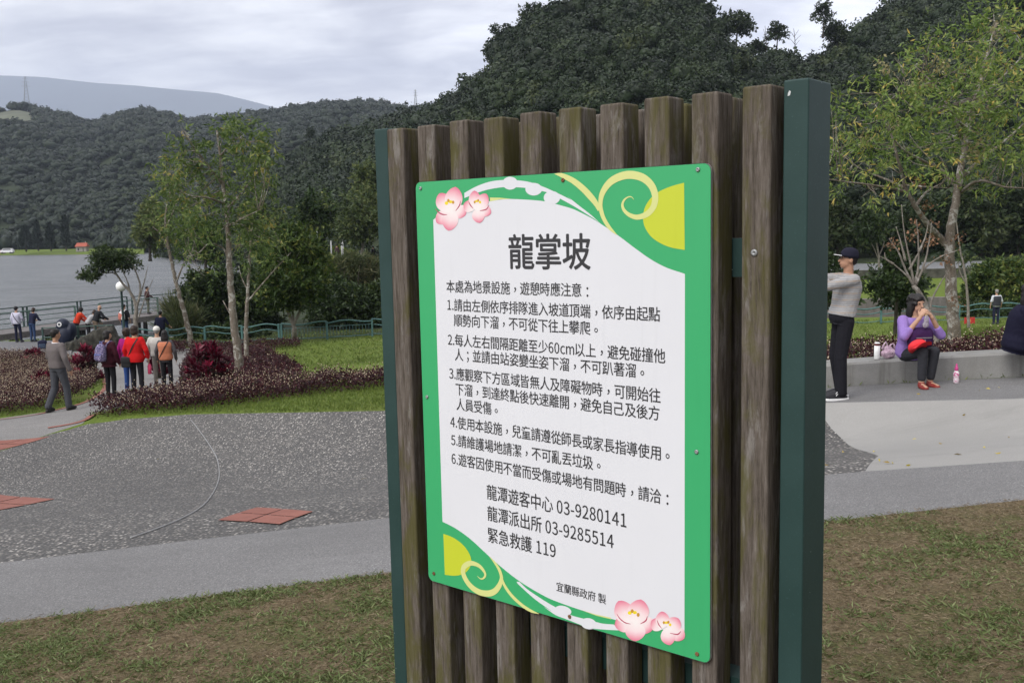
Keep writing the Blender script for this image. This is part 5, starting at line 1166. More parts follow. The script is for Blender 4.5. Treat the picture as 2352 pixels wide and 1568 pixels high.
def car(label, px, py, d, L, col, kind):
    p_ = at(px, py, d); p_[2] = -3.75; c = empty(kind, p_, R(3), label, 'van' if kind == 'parked_van' else 'car')
    hh_ = 1.9 if kind == 'parked_van' else 1.35; prof = [(-.5, .25), (-.5, .62), (-.47, .70), (-.34, .74), (-.26, 1.0), (.36, 1.0), (.46, .68), (.5, .62), (.5, .25)]
    m = MB(); m.loft([np.array([(x * L, y, z * hh_) for x, z in prof]) for y in (-.85, -.8, .8, .85)]); m.build('body', col, c)
    m = MB(); m.loft([np.array([(x * L, y, z * hh_) for x, z in ((-.29, .72), (-.235, .93), (.32, .93), (.40, .72))]) for y in (-.87, .87)]); m.build('window', simple('dark_window', (.03, .035, .04), .2), c)
    for x in (-.32, .32):
        for y in (-.85, .85): m = MB(); m.tube([(x * L, y - .1, .33), (x * L, y + .1, .33)], .33, 14); m.build('wheel', simple('tyre', (.02, .02, .02), .9), c)
car('white van parked on the far lake shore', 17, 577, 348, 4.3, simple('white_paint', (.75, .75, .76), .35), 'parked_van')
car('red car beside the white van on the far shore', -3, 575, 349, 4.2, simple('red_paint', (.35, .05, .04), .35), 'parked_car')
def pylon(label, px, yb, yt, d):
    p_ = at(px, yb, d); h = at(px, yt, d)[2] - p_[2]; r = empty('pylon', p_, R(20), label, 'pylon', 'power pylons on the ridge'); m = MB(); w = h * .11
    for sx in (-1, 1):
        for sy in (-1, 1): m.tube([(sx * w, sy * w, -6), (sx * w * .35, sy * w * .35, h * .6), (sx * w * .12, sy * w * .12, h)], .11, 5)
    for i in range(6):
        a, b_ = h * i / 8, h * (i + 1) / 8; wa, wb = w * (1 - .65 * min(1, a / (.6 * h))), w * (1 - .65 * min(1, b_ / (.6 * h)))
        for s in (-1, 1): m.tube([(s * wa, -wa, a), (-s * wb, -wb, b_)], .09, 4); m.tube([(-wa, s * wa, a), (-wb, -s * wb, b_)], .09, 4)
    m.build('tower', simple('galvanised_steel', (.25, .26, .27), .6), r)
    m = MB()
    for z, L in ((.62, .34), (.78, .28), (.92, .2)): m.tube([(-h * L / 2, 0, h * z), (0, 0, h * (z + .02)), (h * L / 2, 0, h * z)], [.09, .16, .09], 5)
    m.build('cross_arm', simple('galvanised_steel', (.25, .26, .27), .6), r)
pylon('faint lattice pylon on the ridge at the far left', 62, 236, 176, 885); pylon('faint lattice pylon on the ridge left of the board', 955, 242, 206, 898)
def conifer(label, px, yb, yt, d, rx):
    p_ = at(px, yb, d); h = at(px, yt, d)[2] - p_[2]; rr = rx * d / FPX; r = empty('cypress_tree', p_, 0, label, 'tree', 'dark cypresses on the far shore'); m = MB(); m.tube([(0, 0, -1), (0, 0, h * .9)], [.3, .05], 6); m.build('trunk', B_DARK, r)
    n = 700; z = rng.uniform(.04, 1, n); q = rr * (1 - z ** 1.6) * rng.uniform(.4, 1.05, n); a = rng.uniform(0, 6.28, n); P = np.column_stack([q * np.cos(a), q * np.sin(a), z * h])
    V, F = cards(P, np.column_stack([np.cos(a) * .4, np.sin(a) * .4, np.ones(n)]) + rng.normal(0, .25, (n, 3)), rng.uniform(1.0, 1.9, n), .7); link('crown', np_mesh('crown', V, F, np.repeat(np.clip(rng.normal(.25, .15, n), 0, 1), 4)), LF['far'], r)
for lb, a in [('tall dark cypress on the far shore, nearest the red-roofed house', (152, 570, 500, 352, 9)), ('slim cypress left of the tallest one on the far shore', (117, 570, 517, 353, 9)), ('broad cypress at the left of the far shore row', (88, 570, 512, 354, 9)), ('short wide cypress farthest left on the far shore', (60, 572, 522, 354, 16))]: conifer(lb, *a)
# playground posts
for lb, px, yt in [('pale playground post at the left of the lime bush', 762, 555), ('pale playground post at the right of the lime bush', 789, 553), ('second pale playground post close to the lime bush', 786, 556), ('thin white pole rising behind the upright shrubby tree', 731, 533)]:
    p_ = at(px, 596, 90); h = at(px, yt, 90)[2] - p_[2]; r = empty('post', p_, 0, lb, 'post'); m = MB(); m.tube([(0, 0, -.6), (0, 0, h)], .07, 8); m.build('shaft', simple('pale_post', (.40, .41, .40), .6), r, True); m = MB(); m.ell((0, 0, h), .09, n=8); m.build('cap', simple('pale_post', (.40, .41, .40)), r, True)

# ------------------------------------------------------------------ people
SKIN = simple('skin', (.42, .25, .17), .55, .12, 20); SKIN2 = simple('warm_skin', (.36, .20, .13), .55, .12, 20)
HAIR = simple('black_hair', (.012, .010, .010), .5, .4, 60); HAIRB = simple('brown_hair', (.030, .018, .013), .5, .4, 60); HAIRG = simple('grey_hair', (.22, .21, .20), .7, .3, 60)
EYE = simple('dark_eye', (.02, .015, .012), .2); LIP = simple('lips', (.32, .10, .09), .5)
def remesh(mb, vox, it=4):
    me = mb.mesh('tmp'); o = bpy.data.objects.new('tmp', me); COL.objects.link(o)
    r = o.modifiers.new('r', 'REMESH'); r.mode = 'VOXEL'; r.voxel_size = vox
    s = o.modifiers.new('s', 'SMOOTH'); s.factor = .5; s.iterations = it
    bpy.context.view_layer.update(); out = bpy.data.meshes.new_from_object(o.evaluated_get(bpy.context.evaluated_depsgraph_get()))
    bpy.data.objects.remove(o); bpy.data.meshes.remove(me); return out
def rotm(yaw=0, pitch=0, roll=0): return np.array((Matrix.Rotation(yaw, 3, 'Z') @ Matrix.Rotation(pitch, 3, 'X') @ Matrix.Rotation(roll, 3, 'Y')))
TOR = [(-.14, .105, .085), (-.06, .150, .108), (0, .163, .115), (.14, .160, .112), (.28, .148, .105), (.5, .158, .113), (.72, .178, .118), (.86, .172, .100), (.95, .115, .078), (1.03, .062, .060)]
def person(label, foot, yaw, H, spec, vox=.016):
    g = spec.get; k = H / 1.70; fem = g('fem', False)
    root = empty('person', foot, yaw, label, 'person')
    J = {'hipc': (0, 0, .92), 'neck': (0, g('lean', 0.0), 1.43)}
    for s, c in ((-1, 'L'), (1, 'R')):
        J['hip' + c] = (s * .085, 0, .90); J['knee' + c] = (s * .095, .025, .49); J['ank' + c] = (s * .10, 0, .085)
        J['elb' + c] = (s * .255, -.02 + g('lean', 0) * .8, 1.13); J['wri' + c] = (s * .262, .07 + g('lean', 0) * .6, .885); J['fin' + c] = (s * .255, .12 + g('lean', 0) * .5, .75)
    J.update(g('J', {})); J = {a: np.array(b, float) for a, b in J.items()}
    sp = J['neck'] - J['hipc']; spu = unit(sp); right = np.array(g('right', (1, 0, 0)), float); fwd = np.cross(spu, right); fwd = unit(fwd) * 1.0; right = np.cross(fwd, spu)
    wsc = g('w', .93 if fem else 1.0); bulk = g('bulk', 1.0)
    def tor(t): return J['hipc'] + sp * t + fwd * (-.018 * math.sin(math.pi * min(max(t, 0), 1)))
    for s, c in ((-1, 'L'), (1, 'R')): J.setdefault('sh' + c, tor(.885) + right * s * .178 * wsc)
    hd = np.array(g('head', J['neck'] + spu * .04 + np.array([0, .012, .125])), float)
    HM = rotm(g('hyaw', 0), g('hpitch', 0), g('hroll', 0))
    def torso(mb, t0, t1, e, flare=0):
        rows = [(t, a, b) for t, a, b in TOR if t0 < t < t1]; f = lambda q, i: float(np.interp(q, [r[0] for r in TOR], [r[i] for r in TOR]))
        rows = [(t0, f(t0, 1) if t0 > -.14 else .150, f(t0, 2) if t0 > -.14 else .110)] + rows + [(t1, f(t1, 1), f(t1, 2))]
        a = np.arange(20) * 2 * math.pi / 20; rg = []
        for t, rx, ry in rows:
            ex = e + flare * max(0, .3 - t); hipw = 1.05 if fem and t < .2 else 1.0
            sup = lambda v: np.sign(v) * np.abs(v) ** .82
            rg.append(tor(t) + (rx * wsc * bulk * hipw + ex) * sup(np.cos(a))[:, None] * right + (ry * bulk + ex) * sup(np.sin(a))[:, None] * fwd)
        mb.loft(rg)
    def hand(mb, c, s):
        w_, f_ = J['wri' + c], J['fin' + c]; d = unit(f_ - w_); L = .185; pn = np.array(g('palm' + c, (-s * 1.0, 0, 0)), float); pn = unit(pn - d * (pn @ d)); ac = np.cross(d, pn)
        M = np.column_stack([ac, d, pn]); mb.ell(w_ + d * .055, (.040, .056, .016), M, 12); mb.cap(w_ - d * .02, w_ + d * .03, .026, .026)
        for i, (o, ln) in enumerate(((-.029, .066), (-.010, .078), (.010, .073), (.029, .058))):
            p0 = w_ + d * .092 + ac * o; cu = g('curl', .45); p1 = p0 + (d * math.cos(cu * .5) + pn * math.sin(cu * .5)) * ln * .55 + ac * o * .15; p2 = p1 + (d * math.cos(cu * 1.6) + pn * math.sin(cu * 1.6)) * ln * .5
            mb.cap(p0 - d * .02, p1, .0090, .0082, 8); mb.cap(p1, p2, .0082, .0068, 8)
        fw = g('thumb' + c, 1); th = w_ + d * .035 + ac * .034 * fw
        mb.cap(th, th + d * .035 + ac * .024 * fw + pn * .012, .0115, .0100, 8); mb.cap(th + d * .035 + ac * .024 * fw + pn * .012, th + d * .068 + ac * .028 * fw + pn * .024, .0098, .0078, 8)
    # --- continuous body
    b = MB(); torso(b, -.12, 1.0, -.012)
    hp_ = lambda v: hd + HM @ np.array(v)
    b.ell(hd + HM @ np.array([0, -.004, .018]), (.073, .092, .100), HM, 18); b.ell(hp_((0, .022, -.045)), (.056, .066, .066), HM, 14); b.ell(hp_((0, .052, -.085)), (.030, .028, .022), HM, 10)
    b.cap(hp_((0, .086, .006)), hp_((0, .104, -.030)), .008, .0135, 8); b.ell(hp_((0, .082, -.060)), (.022, .010, .009), HM, 8)
    for s in (-1, 1): b.ell(hp_((s * .076, -.008, -.012)), (.010, .020, .032), HM, 10); b.ell(hp_((s * .034, .074, .026)), (.026, .014, .009), HM, 8)
    b.cap(tor(.93), hd + HM @ np.array([0, -.012, -.045]), .058, .052, 14)
    for s, c in ((-1, 'L'), (1, 'R')):
        b.cap(J['sh' + c], J['elb' + c], .046, .038); b.cap(J['elb' + c], J['wri' + c], .038, .026); hand(b, c, s)
        b.cap(J['hip' + c], J['knee' + c], .078, .054); b.cap(J['knee' + c], J['ank' + c], .052, .036); ft = J.get('toe' + c, J['ank' + c] + np.array([0, .15, -.045])); b.cap(J['ank' + c] + np.array([0, -.01, -.03]), ft, .034, .026)
    def put(name, mb, m, v=vox, it=4):
        me = remesh(mb, v, it); o = link(name, me, m, root, True); o.scale = (k, k, k); return o
    bo = put('body', b, g('skin', SKIN))
    if vox < .012:
        e = MB()
        for s in (-1, 1): e.ell(hp_((s * .032, .083, .008)), (.011, .005, .0038), HM, 10)
        o = e.build('eyes', EYE, root, True); o.scale = (k, k, k); e = MB(); e.ell(hp_((0, .090, -.060)), (.020, .004, .004), HM, 10); o = e.build('mouth', LIP, root, True); o.scale = (k, k, k)
    # --- clothes: follow the body, each a mesh of its own
    e = MB(); hem, infl = g('hem', -.02), g('infl', .014); torso(e, hem, .985, infl, g('flare', 0))
    sl = g('sleeve', 1.0)
    if g('top2') is None or True:
        for s, c in ((-1, 'L'), (1, 'R')):
            e.ell(tor(.875) + right * s * .145 * wsc, (.072, .068, .062), None, 12); e.cap(J['sh' + c] - right * s * .01, J['elb' + c], .066 * g('arm', 1), .053 * g('arm', 1))
            if sl > 0: e.cap(J['elb' + c], J['elb' + c] + (J['wri' + c] - J['elb' + c]) * sl, .053 * g('arm', 1), .043 * g('arm', 1))
    put('shirt' if not g('coat') else 'jacket', e, g('top'))
    if g('collar'): e = MB(); e.tube([tor(.955) + (.066 * math.cos(a) * right + .064 * math.sin(a) * fwd) + spu * .012 for a in np.linspace(0, 2 * math.pi, 17)], .013, 8); o = e.build('collar', g('collar'), root, True); o.scale = (k, k, k)
    if g('vest'): e = MB(); torso(e, g('vhem', hem + .08), .93, infl + .016); put('vest', e, g('vest'))
    e = MB(); torso(e, -.15, .12, .008)
    for s, c in ((-1, 'L'), (1, 'R')):
        lg = g('legw', 1.0); e.ell(J['hip' + c], .088 * (.8 + .2 * lg), None, 12); e.cap(J['hip' + c], J['knee' + c], .088 * lg, .066 * lg); en = J['ank' + c] + (J['knee' + c] - J['ank' + c]) * g('cuff', .04); e.cap(J['knee' + c], en, .066 * lg, .053 * lg * g('cuffw', 1.0))
    put('trousers', e, g('pants'))
    for s, c in ((-1, 'L'), (1, 'R')):
        e = MB(); A = J['ank' + c]; ft = J.get('toe' + c, A + np.array([0, .15, -.045])); d = unit(np.array([ft[0] - A[0], ft[1] - A[1], 0])); q = np.array([-d[1], d[0], 0]); M = np.column_stack([q, d, [0, 0, 1]])
        c0 = np.array([A[0], A[1], ft[2]]) + d * .05
        e.ell(c0 + np.array([0, 0, -.005]), (.046, .135, .036), M, 14); e.ell(c0 + d * .06 + np.array([0, 0, -.008]), (.048, .08, .032), M, 12); e.cap(A + np.array([0, 0, -.015]), c0 - d * .04 + np.array([0, 0, .01]), .046, .044)
        if not g('sandal'): e.cap(A + np.array([0, 0, -.005]), ft + d * .005 + np.array([0, 0, .004]), .053, .038); e.cap(A + np.array([0, 0, -.03]), A + np.array([0, 0, .01]), .050, .046)
        sh_ = put('shoe', e, g('shoes'), min(vox, .012), 3)
        if g('sole'): e = MB(); a = np.arange(20) * 2 * math.pi / 20; rg = [c0 + d * .0 + np.array([0, 0, z]) + (.050 * np.cos(a))[:, None] * q + (.148 * np.sin(a))[:, None] * d for z in (-.042, -.040, -.018, -.016)]; e.loft(rg); o = e.build('sole', g('sole'), root); o.scale = (k, k, k); o.parent = sh_; o.scale = (1, 1, 1)
    # --- hair and hat
    hr = g('hair', 'short'); hm = g('hcol', HAIR)
    if hr != 'bald':
        e = MB(); e.ell(hp_((0, -.022, .036)), (.084, .094, .094), HM, 18)
        if hr == 'short':
            e.ell(hp_((0, -.052, -.005)), (.070, .056, .062), HM, 14); e.ell(hp_((0, .04, .078)), (.058, .045, .030), HM, 12)
        if hr in ('bob', 'curly', 'long', 'wavy'):
            for s in (-1, 1): e.ell(hp_((s * .058, -.022, -.03)), (.038, .058, .080), HM, 12)
            e.ell(hp_((0, -.060, -.035)), (.085, .052, .085), HM, 14); e.ell(hp_((0, .03, .085)), (.066, .062, .032), HM, 12); e.ell(hp_((.012, .068, .064)), (.056, .024, .026), HM, 10)
        if hr in ('curly', 'wavy'):
            for _ in range(40):
                v = unit(rng.normal(size=3) + np.array([0, -.5, .25])); e.ell(hp_((v[0] * .088, v[1] * .098 - .022, v[2] * .10 + .022)), .026, None, 8)
        if hr in ('long', 'wavy'):
            e.ell(hp_((0, -.065, -.12)), (.098, .052, .13), HM, 14)
            for s in (-1, 1): e.ell(hp_((s * .075, -.03, -.10)), (.034, .046, .12), HM, 12)
        put('hair', e, hm, min(vox, .012), 3)
    if g('cap'):
        e = MB(); a = np.arange(20) * 2 * math.pi / 20; rg = []
        for z, r in ((.020, 1.0), (.050, 1.0), (.085, .94), (.112, .78), (.130, .5), (.137, .12)): rg.append(np.array([hp_((.090 * r * math.cos(t), .104 * r * math.sin(t) - .012, z)) for t in a]))
        e.loft(rg); cp_ = e.build('cap', g('cap'), root, True); cp_.scale = (k, k, k)
        e = MB(); top_ = []; bot_ = []
        for t in np.linspace(-.95, .95, 13):
            for r in (0, 1): top_.append(hp_((.088 * math.sin(t), (.104 * math.cos(t) - .016) + r * .078 * math.cos(t * .9) ** .6, .030 - .012 * math.cos(t) * 0 + .010 * r * math.cos(t))))
        n = 13; V = top_ + [p_ - HM @ np.array([0, 0, .006]) for p_ in top_]; F = [(2 * i, 2 * i + 1, 2 * i + 3, 2 * i + 2) for i in range(n - 1)] + [(2 * i + 2 * n + 1, 2 * i + 2 * n, 2 * i + 2 * n + 2, 2 * i + 2 * n + 3) for i in range(n - 1)] + [(2 * i + 1, 2 * i + 1 + 2 * n, 2 * i + 3 + 2 * n, 2 * i + 3) for i in range(n - 1)]
        e.add(V, F); o = e.build('brim', g('brim', g('cap')), cp_, True)
        if g('trim'):
            e = MB(); e.tube([top_[2 * i + 1] - HM @ np.array([0, 0, .002]) for i in range(n)], .0045, 6); e.build('brim_edge', g('trim'), cp_, True)
    def L2W(v):                                                     # local joint space -> world
        v = np.array(v, float) * k; c, s = math.cos(yaw), math.sin(yaw); return np.array(foot) + np.array([v[0] * c - v[1] * s, v[0] * s + v[1] * c, v[2]])
    J['tor'] = tor; J['fwd'] = fwd; J['right'] = right; J['up'] = spu; J['hd'] = hd; J['HM'] = HM
    return root, J, L2W, k
def strap_on(root, J, k, m, name='strap', side=1, w=.016, e=.036, a0=.93, a1=.02):
    # cross-body strap: hugs the torso from one shoulder to the other hip, front and back
    tor, fw, rt, up = J['tor'], J['fwd'], J['right'], J['up']; mb = MB()
    for sgn in (-1, 1):
        P = []
        for t in np.linspace(0, 1, 11):
            h = a0 + (a1 - a0) * t; x = side * (.115 - .27 * t); rx = float(np.interp(h, [r[0] for r in TOR], [r[1] for r in TOR])) + e; ry = float(np.interp(h, [r[0] for r in TOR], [r[2] for r in TOR])) + e - .008
            y = ry * math.sqrt(max(.02, 1 - min(.98, (x / rx) ** 2))); P.append(tor(h) + rt * x + fw * sgn * y + up * (.018 if t == 0 else 0))
        P = smooth_path(P, 2); T = unit(np.gradient(P, axis=0)); q = np.cross(T, fw); q = unit(q) * w
        V = np.concatenate([P - q, P + q, P - q + fw * sgn * .006, P + q + fw * sgn * .006]); n = len(P); F = []
        for i in range(n - 1): F += [(i, i + 1, n + i + 1, n + i), (2 * n + i, 3 * n + i, 3 * n + i + 1, 2 * n + i + 1), (i, 2 * n + i, 2 * n + i + 1, i + 1), (n + i, n + i + 1, 3 * n + i + 1, 3 * n + i)]
        mb.add(V, F)
    o = mb.build(name, m, root); o.scale = (k, k, k); return o
def backpack(label, root, J, L2W, k, m, m2, yaw, tilt=0, size=(.15, .085, .215), side=0):
    """a bag is a thing of its own, hung on the back"""
    c = J['tor'](.52) - J['fwd'] * (.13 + size[1]) + J['right'] * side; loc = L2W(c)
    bg_ = empty('backpack', loc, yaw, label, 'backpack'); bg_.scale = (k, k, k); X = rotm(0, 0, tilt)
    b = MB(); a = np.arange(20) * 2 * math.pi / 20; rg = []
    for z, r in ((-1, .72), (-.95, .9), (-.7, 1.0), (-.2, 1.0), (.3, .92), (.65, .74), (.88, .48), (1, .16)): rg.append(np.stack([size[0] * r * np.sign(np.cos(a)) * np.abs(np.cos(a)) ** .6, size[1] * (.75 + .25 * r) * r ** .3 * np.sign(np.sin(a)) * np.abs(np.sin(a)) ** .7, np.full(20, size[2] * z)], 1) @ X.T)
    b.loft(rg); b.build('bag', m, bg_, True)
    b = MB(); b.rbox((0, -size[1] * .95, -size[2] * .48), (size[0] * 1.45, .05, size[2] * .75), .02, None); V = np.concatenate(b.v) @ X.T; b.v = [V]; b.build('pocket', m, bg_, True)
    b = MB(); b.box(np.array([0, -size[1] * .95 - .027, -size[2] * .22]) @ X.T, (size[0] * 1.2, .006, .012)); b.build('zip', m2, bg_)
    b = MB(); b.tube([(-.03, .03, size[2] * .9), (-.02, .02, size[2] + .05), (.02, .02, size[2] + .05), (.03, .03, size[2] * .9)], .008, 6); b.build('handle', m2, bg_, True)
    for s in (-1, 1):
        P = []; 
        for t in np.linspace(0, 1, 9):
            h = .62 + .33 * math.sin(t * math.pi * .62) / math.sin(math.pi * .5) ; ang = t * math.pi * .8
            yy = -.15 + .30 * (1 - math.cos(ang)) / 2; P.append(J['tor'](min(.97, .66 + .31 * math.sin(ang * 1.05))) + J['right'] * (s * (.06 + .045 * math.sin(ang))) + J['fwd'] * yy + J['up'] * .03 * math.sin(ang))
        P = [(np.array(p) - c) for p in P]; b = MB(); b.tube(P, .019, 8); b.build('strap', m, bg_, True)
    return bg_

def stripes(name, base, s1, s2, sc=34):
    def fn(t, b):
        o = t.obj(); sp_ = t.new('ShaderNodeSeparateXYZ'); t.put(sp_.inputs[0], o); n = t.noise(o, 9, 3, .6); z = t.math('ADD', sp_.outputs[2], t.math('MULTIPLY', n, .02))
        wv = t.math('SINE', t.math('MULTIPLY', z, sc * 6.28)); w2 = t.math('SINE', t.math('MULTIPLY', z, sc * 2.1)); d = t.noise(t.scale(o, (1, 1, 6)), 16, 3, .7)
        c = t.mix(t.mapr(wv, .1, .8), base, s1); c = t.mix(t.math('MULTIPLY', t.mapr(w2, .55, .8), t.mapr(d, .4, .55)), c, s2)
        t.put(b.inputs['Base Color'], c); b.inputs['Roughness'].default_value = .9; t.put(b.inputs['Normal'], t.bump(t.noise(o, 10, 4, .6, .6), .5, .04))
    return mat(name, fn)
def speckle(name, a, b_, c_, sc=60):
    def fn(t, b):
        s = t.new('ShaderNodeSeparateColor'); t.put(s.inputs[0], t.voro(t.obj(), sc, 'Color')); t.put(b.inputs['Base Color'], t.ramp(s.outputs[0], [(0, a), (.4, b_), (.72, c_)], 'CONSTANT')); b.inputs['Roughness'].default_value = .8
    return mat(name, fn)
BLACK = cloth('black_cloth', (.016, .016, .019)); CHAR = cloth('charcoal_cloth', (.055, .055, .06)); NAVY = cloth('navy_cloth', (.018, .02, .042)); DENIM = cloth('denim', (.035, .06, .13))
LEATH = simple('black_leather', (.018, .017, .016), .5); WHT = simple('white_rubber', (.7, .7, .7), .6)
def feet(px, py): return gp(px, py)
def hgt(p, y0, y1): return (y1 - y0) * p[1] / FPX

# man in grey walking away, left foreground
p = feet(140, 944)
r, J, W, k = person('person in a grey sweater and dark grey trousers walking along the path at the left', p, R(-24), 1.70, dict(top=cloth('grey_sweater', (.135, .118, .118)), infl=.022, arm=1.08, hem=-.03, collar=simple('white_collar', (.7, .7, .72)), pants=cloth('grey_trousers', (.062, .065, .075)), legw=1.12, cuffw=1.15, shoes=LEATH, hair='short', hyaw=R(-14), skin=SKIN2,
    J=dict(kneeL=(-.10, -.02, .49), ankL=(-.13, -.20, .11), toeL=(-.15, -.06, .035), kneeR=(.10, .10, .50), ankR=(.10, .12, .085), elbL=(-.27, .02, 1.12), wriL=(-.24, .14, .92), finL=(-.22, .2, .80), elbR=(.275, -.05, 1.12), wriR=(.30, .03, .88), finR=(.31, .09, .75))), .014)
# woman with floral backpack
p = feet(256, 912)
r, J, W, k = person('person in a dark maroon jacket carrying a floral backpack', p, R(-20), 1.56, dict(fem=1, coat=1, top=cloth('maroon_jacket', (.042, .010, .016)), infl=.026, hem=-.24, flare=.06, arm=1.15, collar=simple('dark_collar', (.02, .02, .03)), pants=BLACK, shoes=LEATH, hair='bob', hyaw=R(-38), hcol=HAIR, bulk=1.04), .016)
backpack('mauve floral backpack on the back of the maroon jacket', r, J, W, k, speckle('floral_fabric', (.10, .09, .20), (.33, .28, .42), (.04, .035, .09), 70), simple('blue_zip', (.12, .2, .5)), R(-20), R(8), (.155, .085, .22), -.03)
# magenta jacket woman
p = feet(300, 902)
r, J, W, k = person('person in a magenta jacket half hidden behind the red jacket', p, R(-15), 1.58, dict(fem=1, coat=1, top=cloth('magenta_jacket', (.26, .012, .13)), infl=.022, hem=-.12, arm=1.1, pants=cloth('blue_trousers', (.03, .07, .22)), shoes=LEATH, hair='curly', hcol=HAIRB), .016)
strap_on(r, J, k, simple('plum_strap', (.05, .01, .04)), side=1)
# red jacket woman
p = feet(318, 910)
r, J, W, k = person('person in a bright red sweater with a black crossbody bag', p, R(-4), 1.62, dict(fem=1, top=cloth('red_sweater', (.52, .014, .016)), infl=.026, hem=-.16, flare=.05, arm=1.15, sleeve=.8, collar=simple('gold_scarf', (.35, .28, .08)), pants=BLACK, shoes=LEATH, hair='bob', hcol=HAIRB, bulk=1.06,
    J=dict(elbR=(.275, -.02, 1.12), wriR=(.27, .08, .90), finR=(.265, .12, .77))), .016)
strap_on(r, J, k, simple('black_strap', (.015, .015, .016)), side=1, e=.044)
c = W(J['tor'](-.10) - J['right'] * .19 - J['fwd'] * .10); bgx = empty('shoulder_bag', c, R(-4), 'black crossbody bag on the hip of the red sweater', 'bag')
m = MB(); m.rbox((0, 0, -.02), (.23, .10, .25), .03); m.build('bag', simple('black_nylon', (.012, .012, .014), .6), bgx, True); m = MB(); m.rbox((0, -.052, .03), (.21, .02, .13), .008); m.build('flap', simple('black_nylon', (.012, .012, .014)), bgx, True)
c = W(J['finR'] + np.array([.0, .0, -.10])); bt_ = empty('bottle', c, 0, 'pink bottle pouch hanging from the hand of the red sweater', 'bottle')
m = MB(); m.tube([(0, 0, -.14), (0, 0, -.13), (0, 0, .05), (0, 0, .08), (0, 0, .10)], [.03, .042, .042, .025, .02], 14); m.build('bottle_body', simple('pink_cover', (.60, .06, .14), .7), bt_, True); m = MB(); m.tube([(0, -.0, .10), (.0, .02, .14), (0, 0, .17)], .008, 6); m.build('loop', simple('pink_cover', (.6, .06, .14)), bt_, True)
# white cap man
p = feet(368, 892)
r, J, W, k = person('person in an off-white jacket and white baseball cap', p, R(6), 1.54, dict(coat=1, top=cloth('offwhite_jacket', (.48, .46, .43)), infl=.03, hem=-.02, arm=1.2, pants=cloth('beige_trousers', (.22, .20, .18)), shoes=LEATH, hair='short', hcol=HAIRG, cap=simple('white_cap', (.66, .65, .60), .8),
    J=dict(elbL=(-.29, .03, 1.14), wriL=(-.22, .22, 1.02), finL=(-.14, .30, 1.0))), .018)
# orange vest woman
p = feet(386, 896)
r, J, W, k = person('person in an apricot vest over grey sleeves with long black hair', p, R(4), 1.44, dict(fem=1, top=cloth('grey_knit', (.085, .08, .085)), infl=.016, hem=-.20, arm=1.05, vest=cloth('apricot_vest', (.50, .185, .105)), vhem=-.10, pants=BLACK, shoes=LEATH, hair='long', bulk=1.05), .016)
strap_on(r, J, k, simple('brown_strap', (.05, .025, .02)), side=1, e=.05)

# anglers and onlookers on the quay
def quay(px, py_top, H):
    d = H * FPX / (782 - py_top); d = min(max(d, 41.5), 46.0); q = at(px, 780, d); q[2] = max(float(ground_z(q[0], q[1])), -3.285); return q
p = quay(42, 700, 1.7)
r, J, W, k = person('person in a pale lilac shirt and black cap with a crossbody strap', p, R(-8), 1.68, dict(top=cloth('lilac_shirt', (.50, .49, .60)), infl=.024, hem=-.08, arm=1.15, pants=NAVY, shoes=CHAR, hair='short', cap=simple('black_cap', (.015, .015, .018)), J=dict(ankR=(.16, .0, .085), kneeR=(.13, .03, .49), elbR=(.26, .04, 1.14), wriR=(.2, .2, 1.0), finR=(.14, .28, .98))), .02)
strap_on(r, J, k, simple('black_strap', (.015, .015, .016)), side=-1, e=.042)
p = quay(76, 712, 1.58)
person('person in a navy top and jeans leaning on the quay railing', p, R(-15), 1.6, dict(fem=1, lean=.16, top=NAVY, infl=.024, arm=1.1, pants=DENIM, shoes=CHAR, hair='bob', hcol=HAIRB, hpitch=R(-18), J=dict(elbR=(.27, .2, 1.1), wriR=(.2, .38, 1.06), finR=(.14, .45, 1.05), elbL=(-.25, .2, 1.1), wriL=(-.16, .38, 1.06), finL=(-.1, .46, 1.05))), .02)
p = quay(178, 713, 1.55)
r, J, W, k = person('person in an orange red coat bending forward on the quay', p, R(-40), 1.6, dict(fem=1, coat=1, lean=.26, top=cloth('scarlet_coat', (.50, .045, .02)), infl=.028, hem=-.12, arm=1.15, pants=BLACK, shoes=CHAR, hair='curly', hpitch=R(-20), J=dict(neck=(0, .26, 1.38), elbR=(.24, .40, 1.08), wriR=(.2, .58, .92), finR=(.18, .64, .82), elbL=(-.24, .40, 1.08), wriL=(-.16, .56, .92), finL=(-.14, .62, .82))), .02)
strap_on(r, J, k, simple('dark_red_strap', (.10, .015, .012)), side=-1, e=.044)
p = quay(204, 726, 1.5)
person('person in a light grey striped top bowed over beside the black jacket', p, R(-50), 1.55, dict(fem=1, lean=.3, top=stripes('grey_stripe', (.33, .33, .34), (.22, .22, .23), (.4, .4, .4), 26), infl=.028, hem=-.15, arm=1.1, pants=BLACK, shoes=CHAR, hair='bob', hcol=HAIRB, hpitch=R(-40), J=dict(neck=(0, .34, 1.30), elbR=(.24, .5, 1.05), wriR=(.18, .64, .92), finR=(.15, .7, .84), elbL=(-.24, .5, 1.05), wriL=(-.16, .64, .92), finL=(-.14, .7, .84))), .02)
p = quay(222, 711, 1.62)
person('bald person in a black jacket with lime sleeve stripe on the quay', p, R(-42), 1.68, dict(lean=.2, coat=1, top=cloth('black_jacket', (.02, .022, .025)), infl=.03, arm=1.2, pants=cloth('tan_trousers', (.17, .13, .10)), shoes=CHAR, hair='bald', hpitch=R(-25), J=dict(neck=(0, .22, 1.40), elbR=(.29, .30, 1.12), wriR=(.24, .50, 1.0), finR=(.2, .58, .96), elbL=(-.27, .3, 1.1), wriL=(-.2, .5, 1.0), finL=(-.16, .56, .96))), .02)
p = quay(289, 703, 1.7)
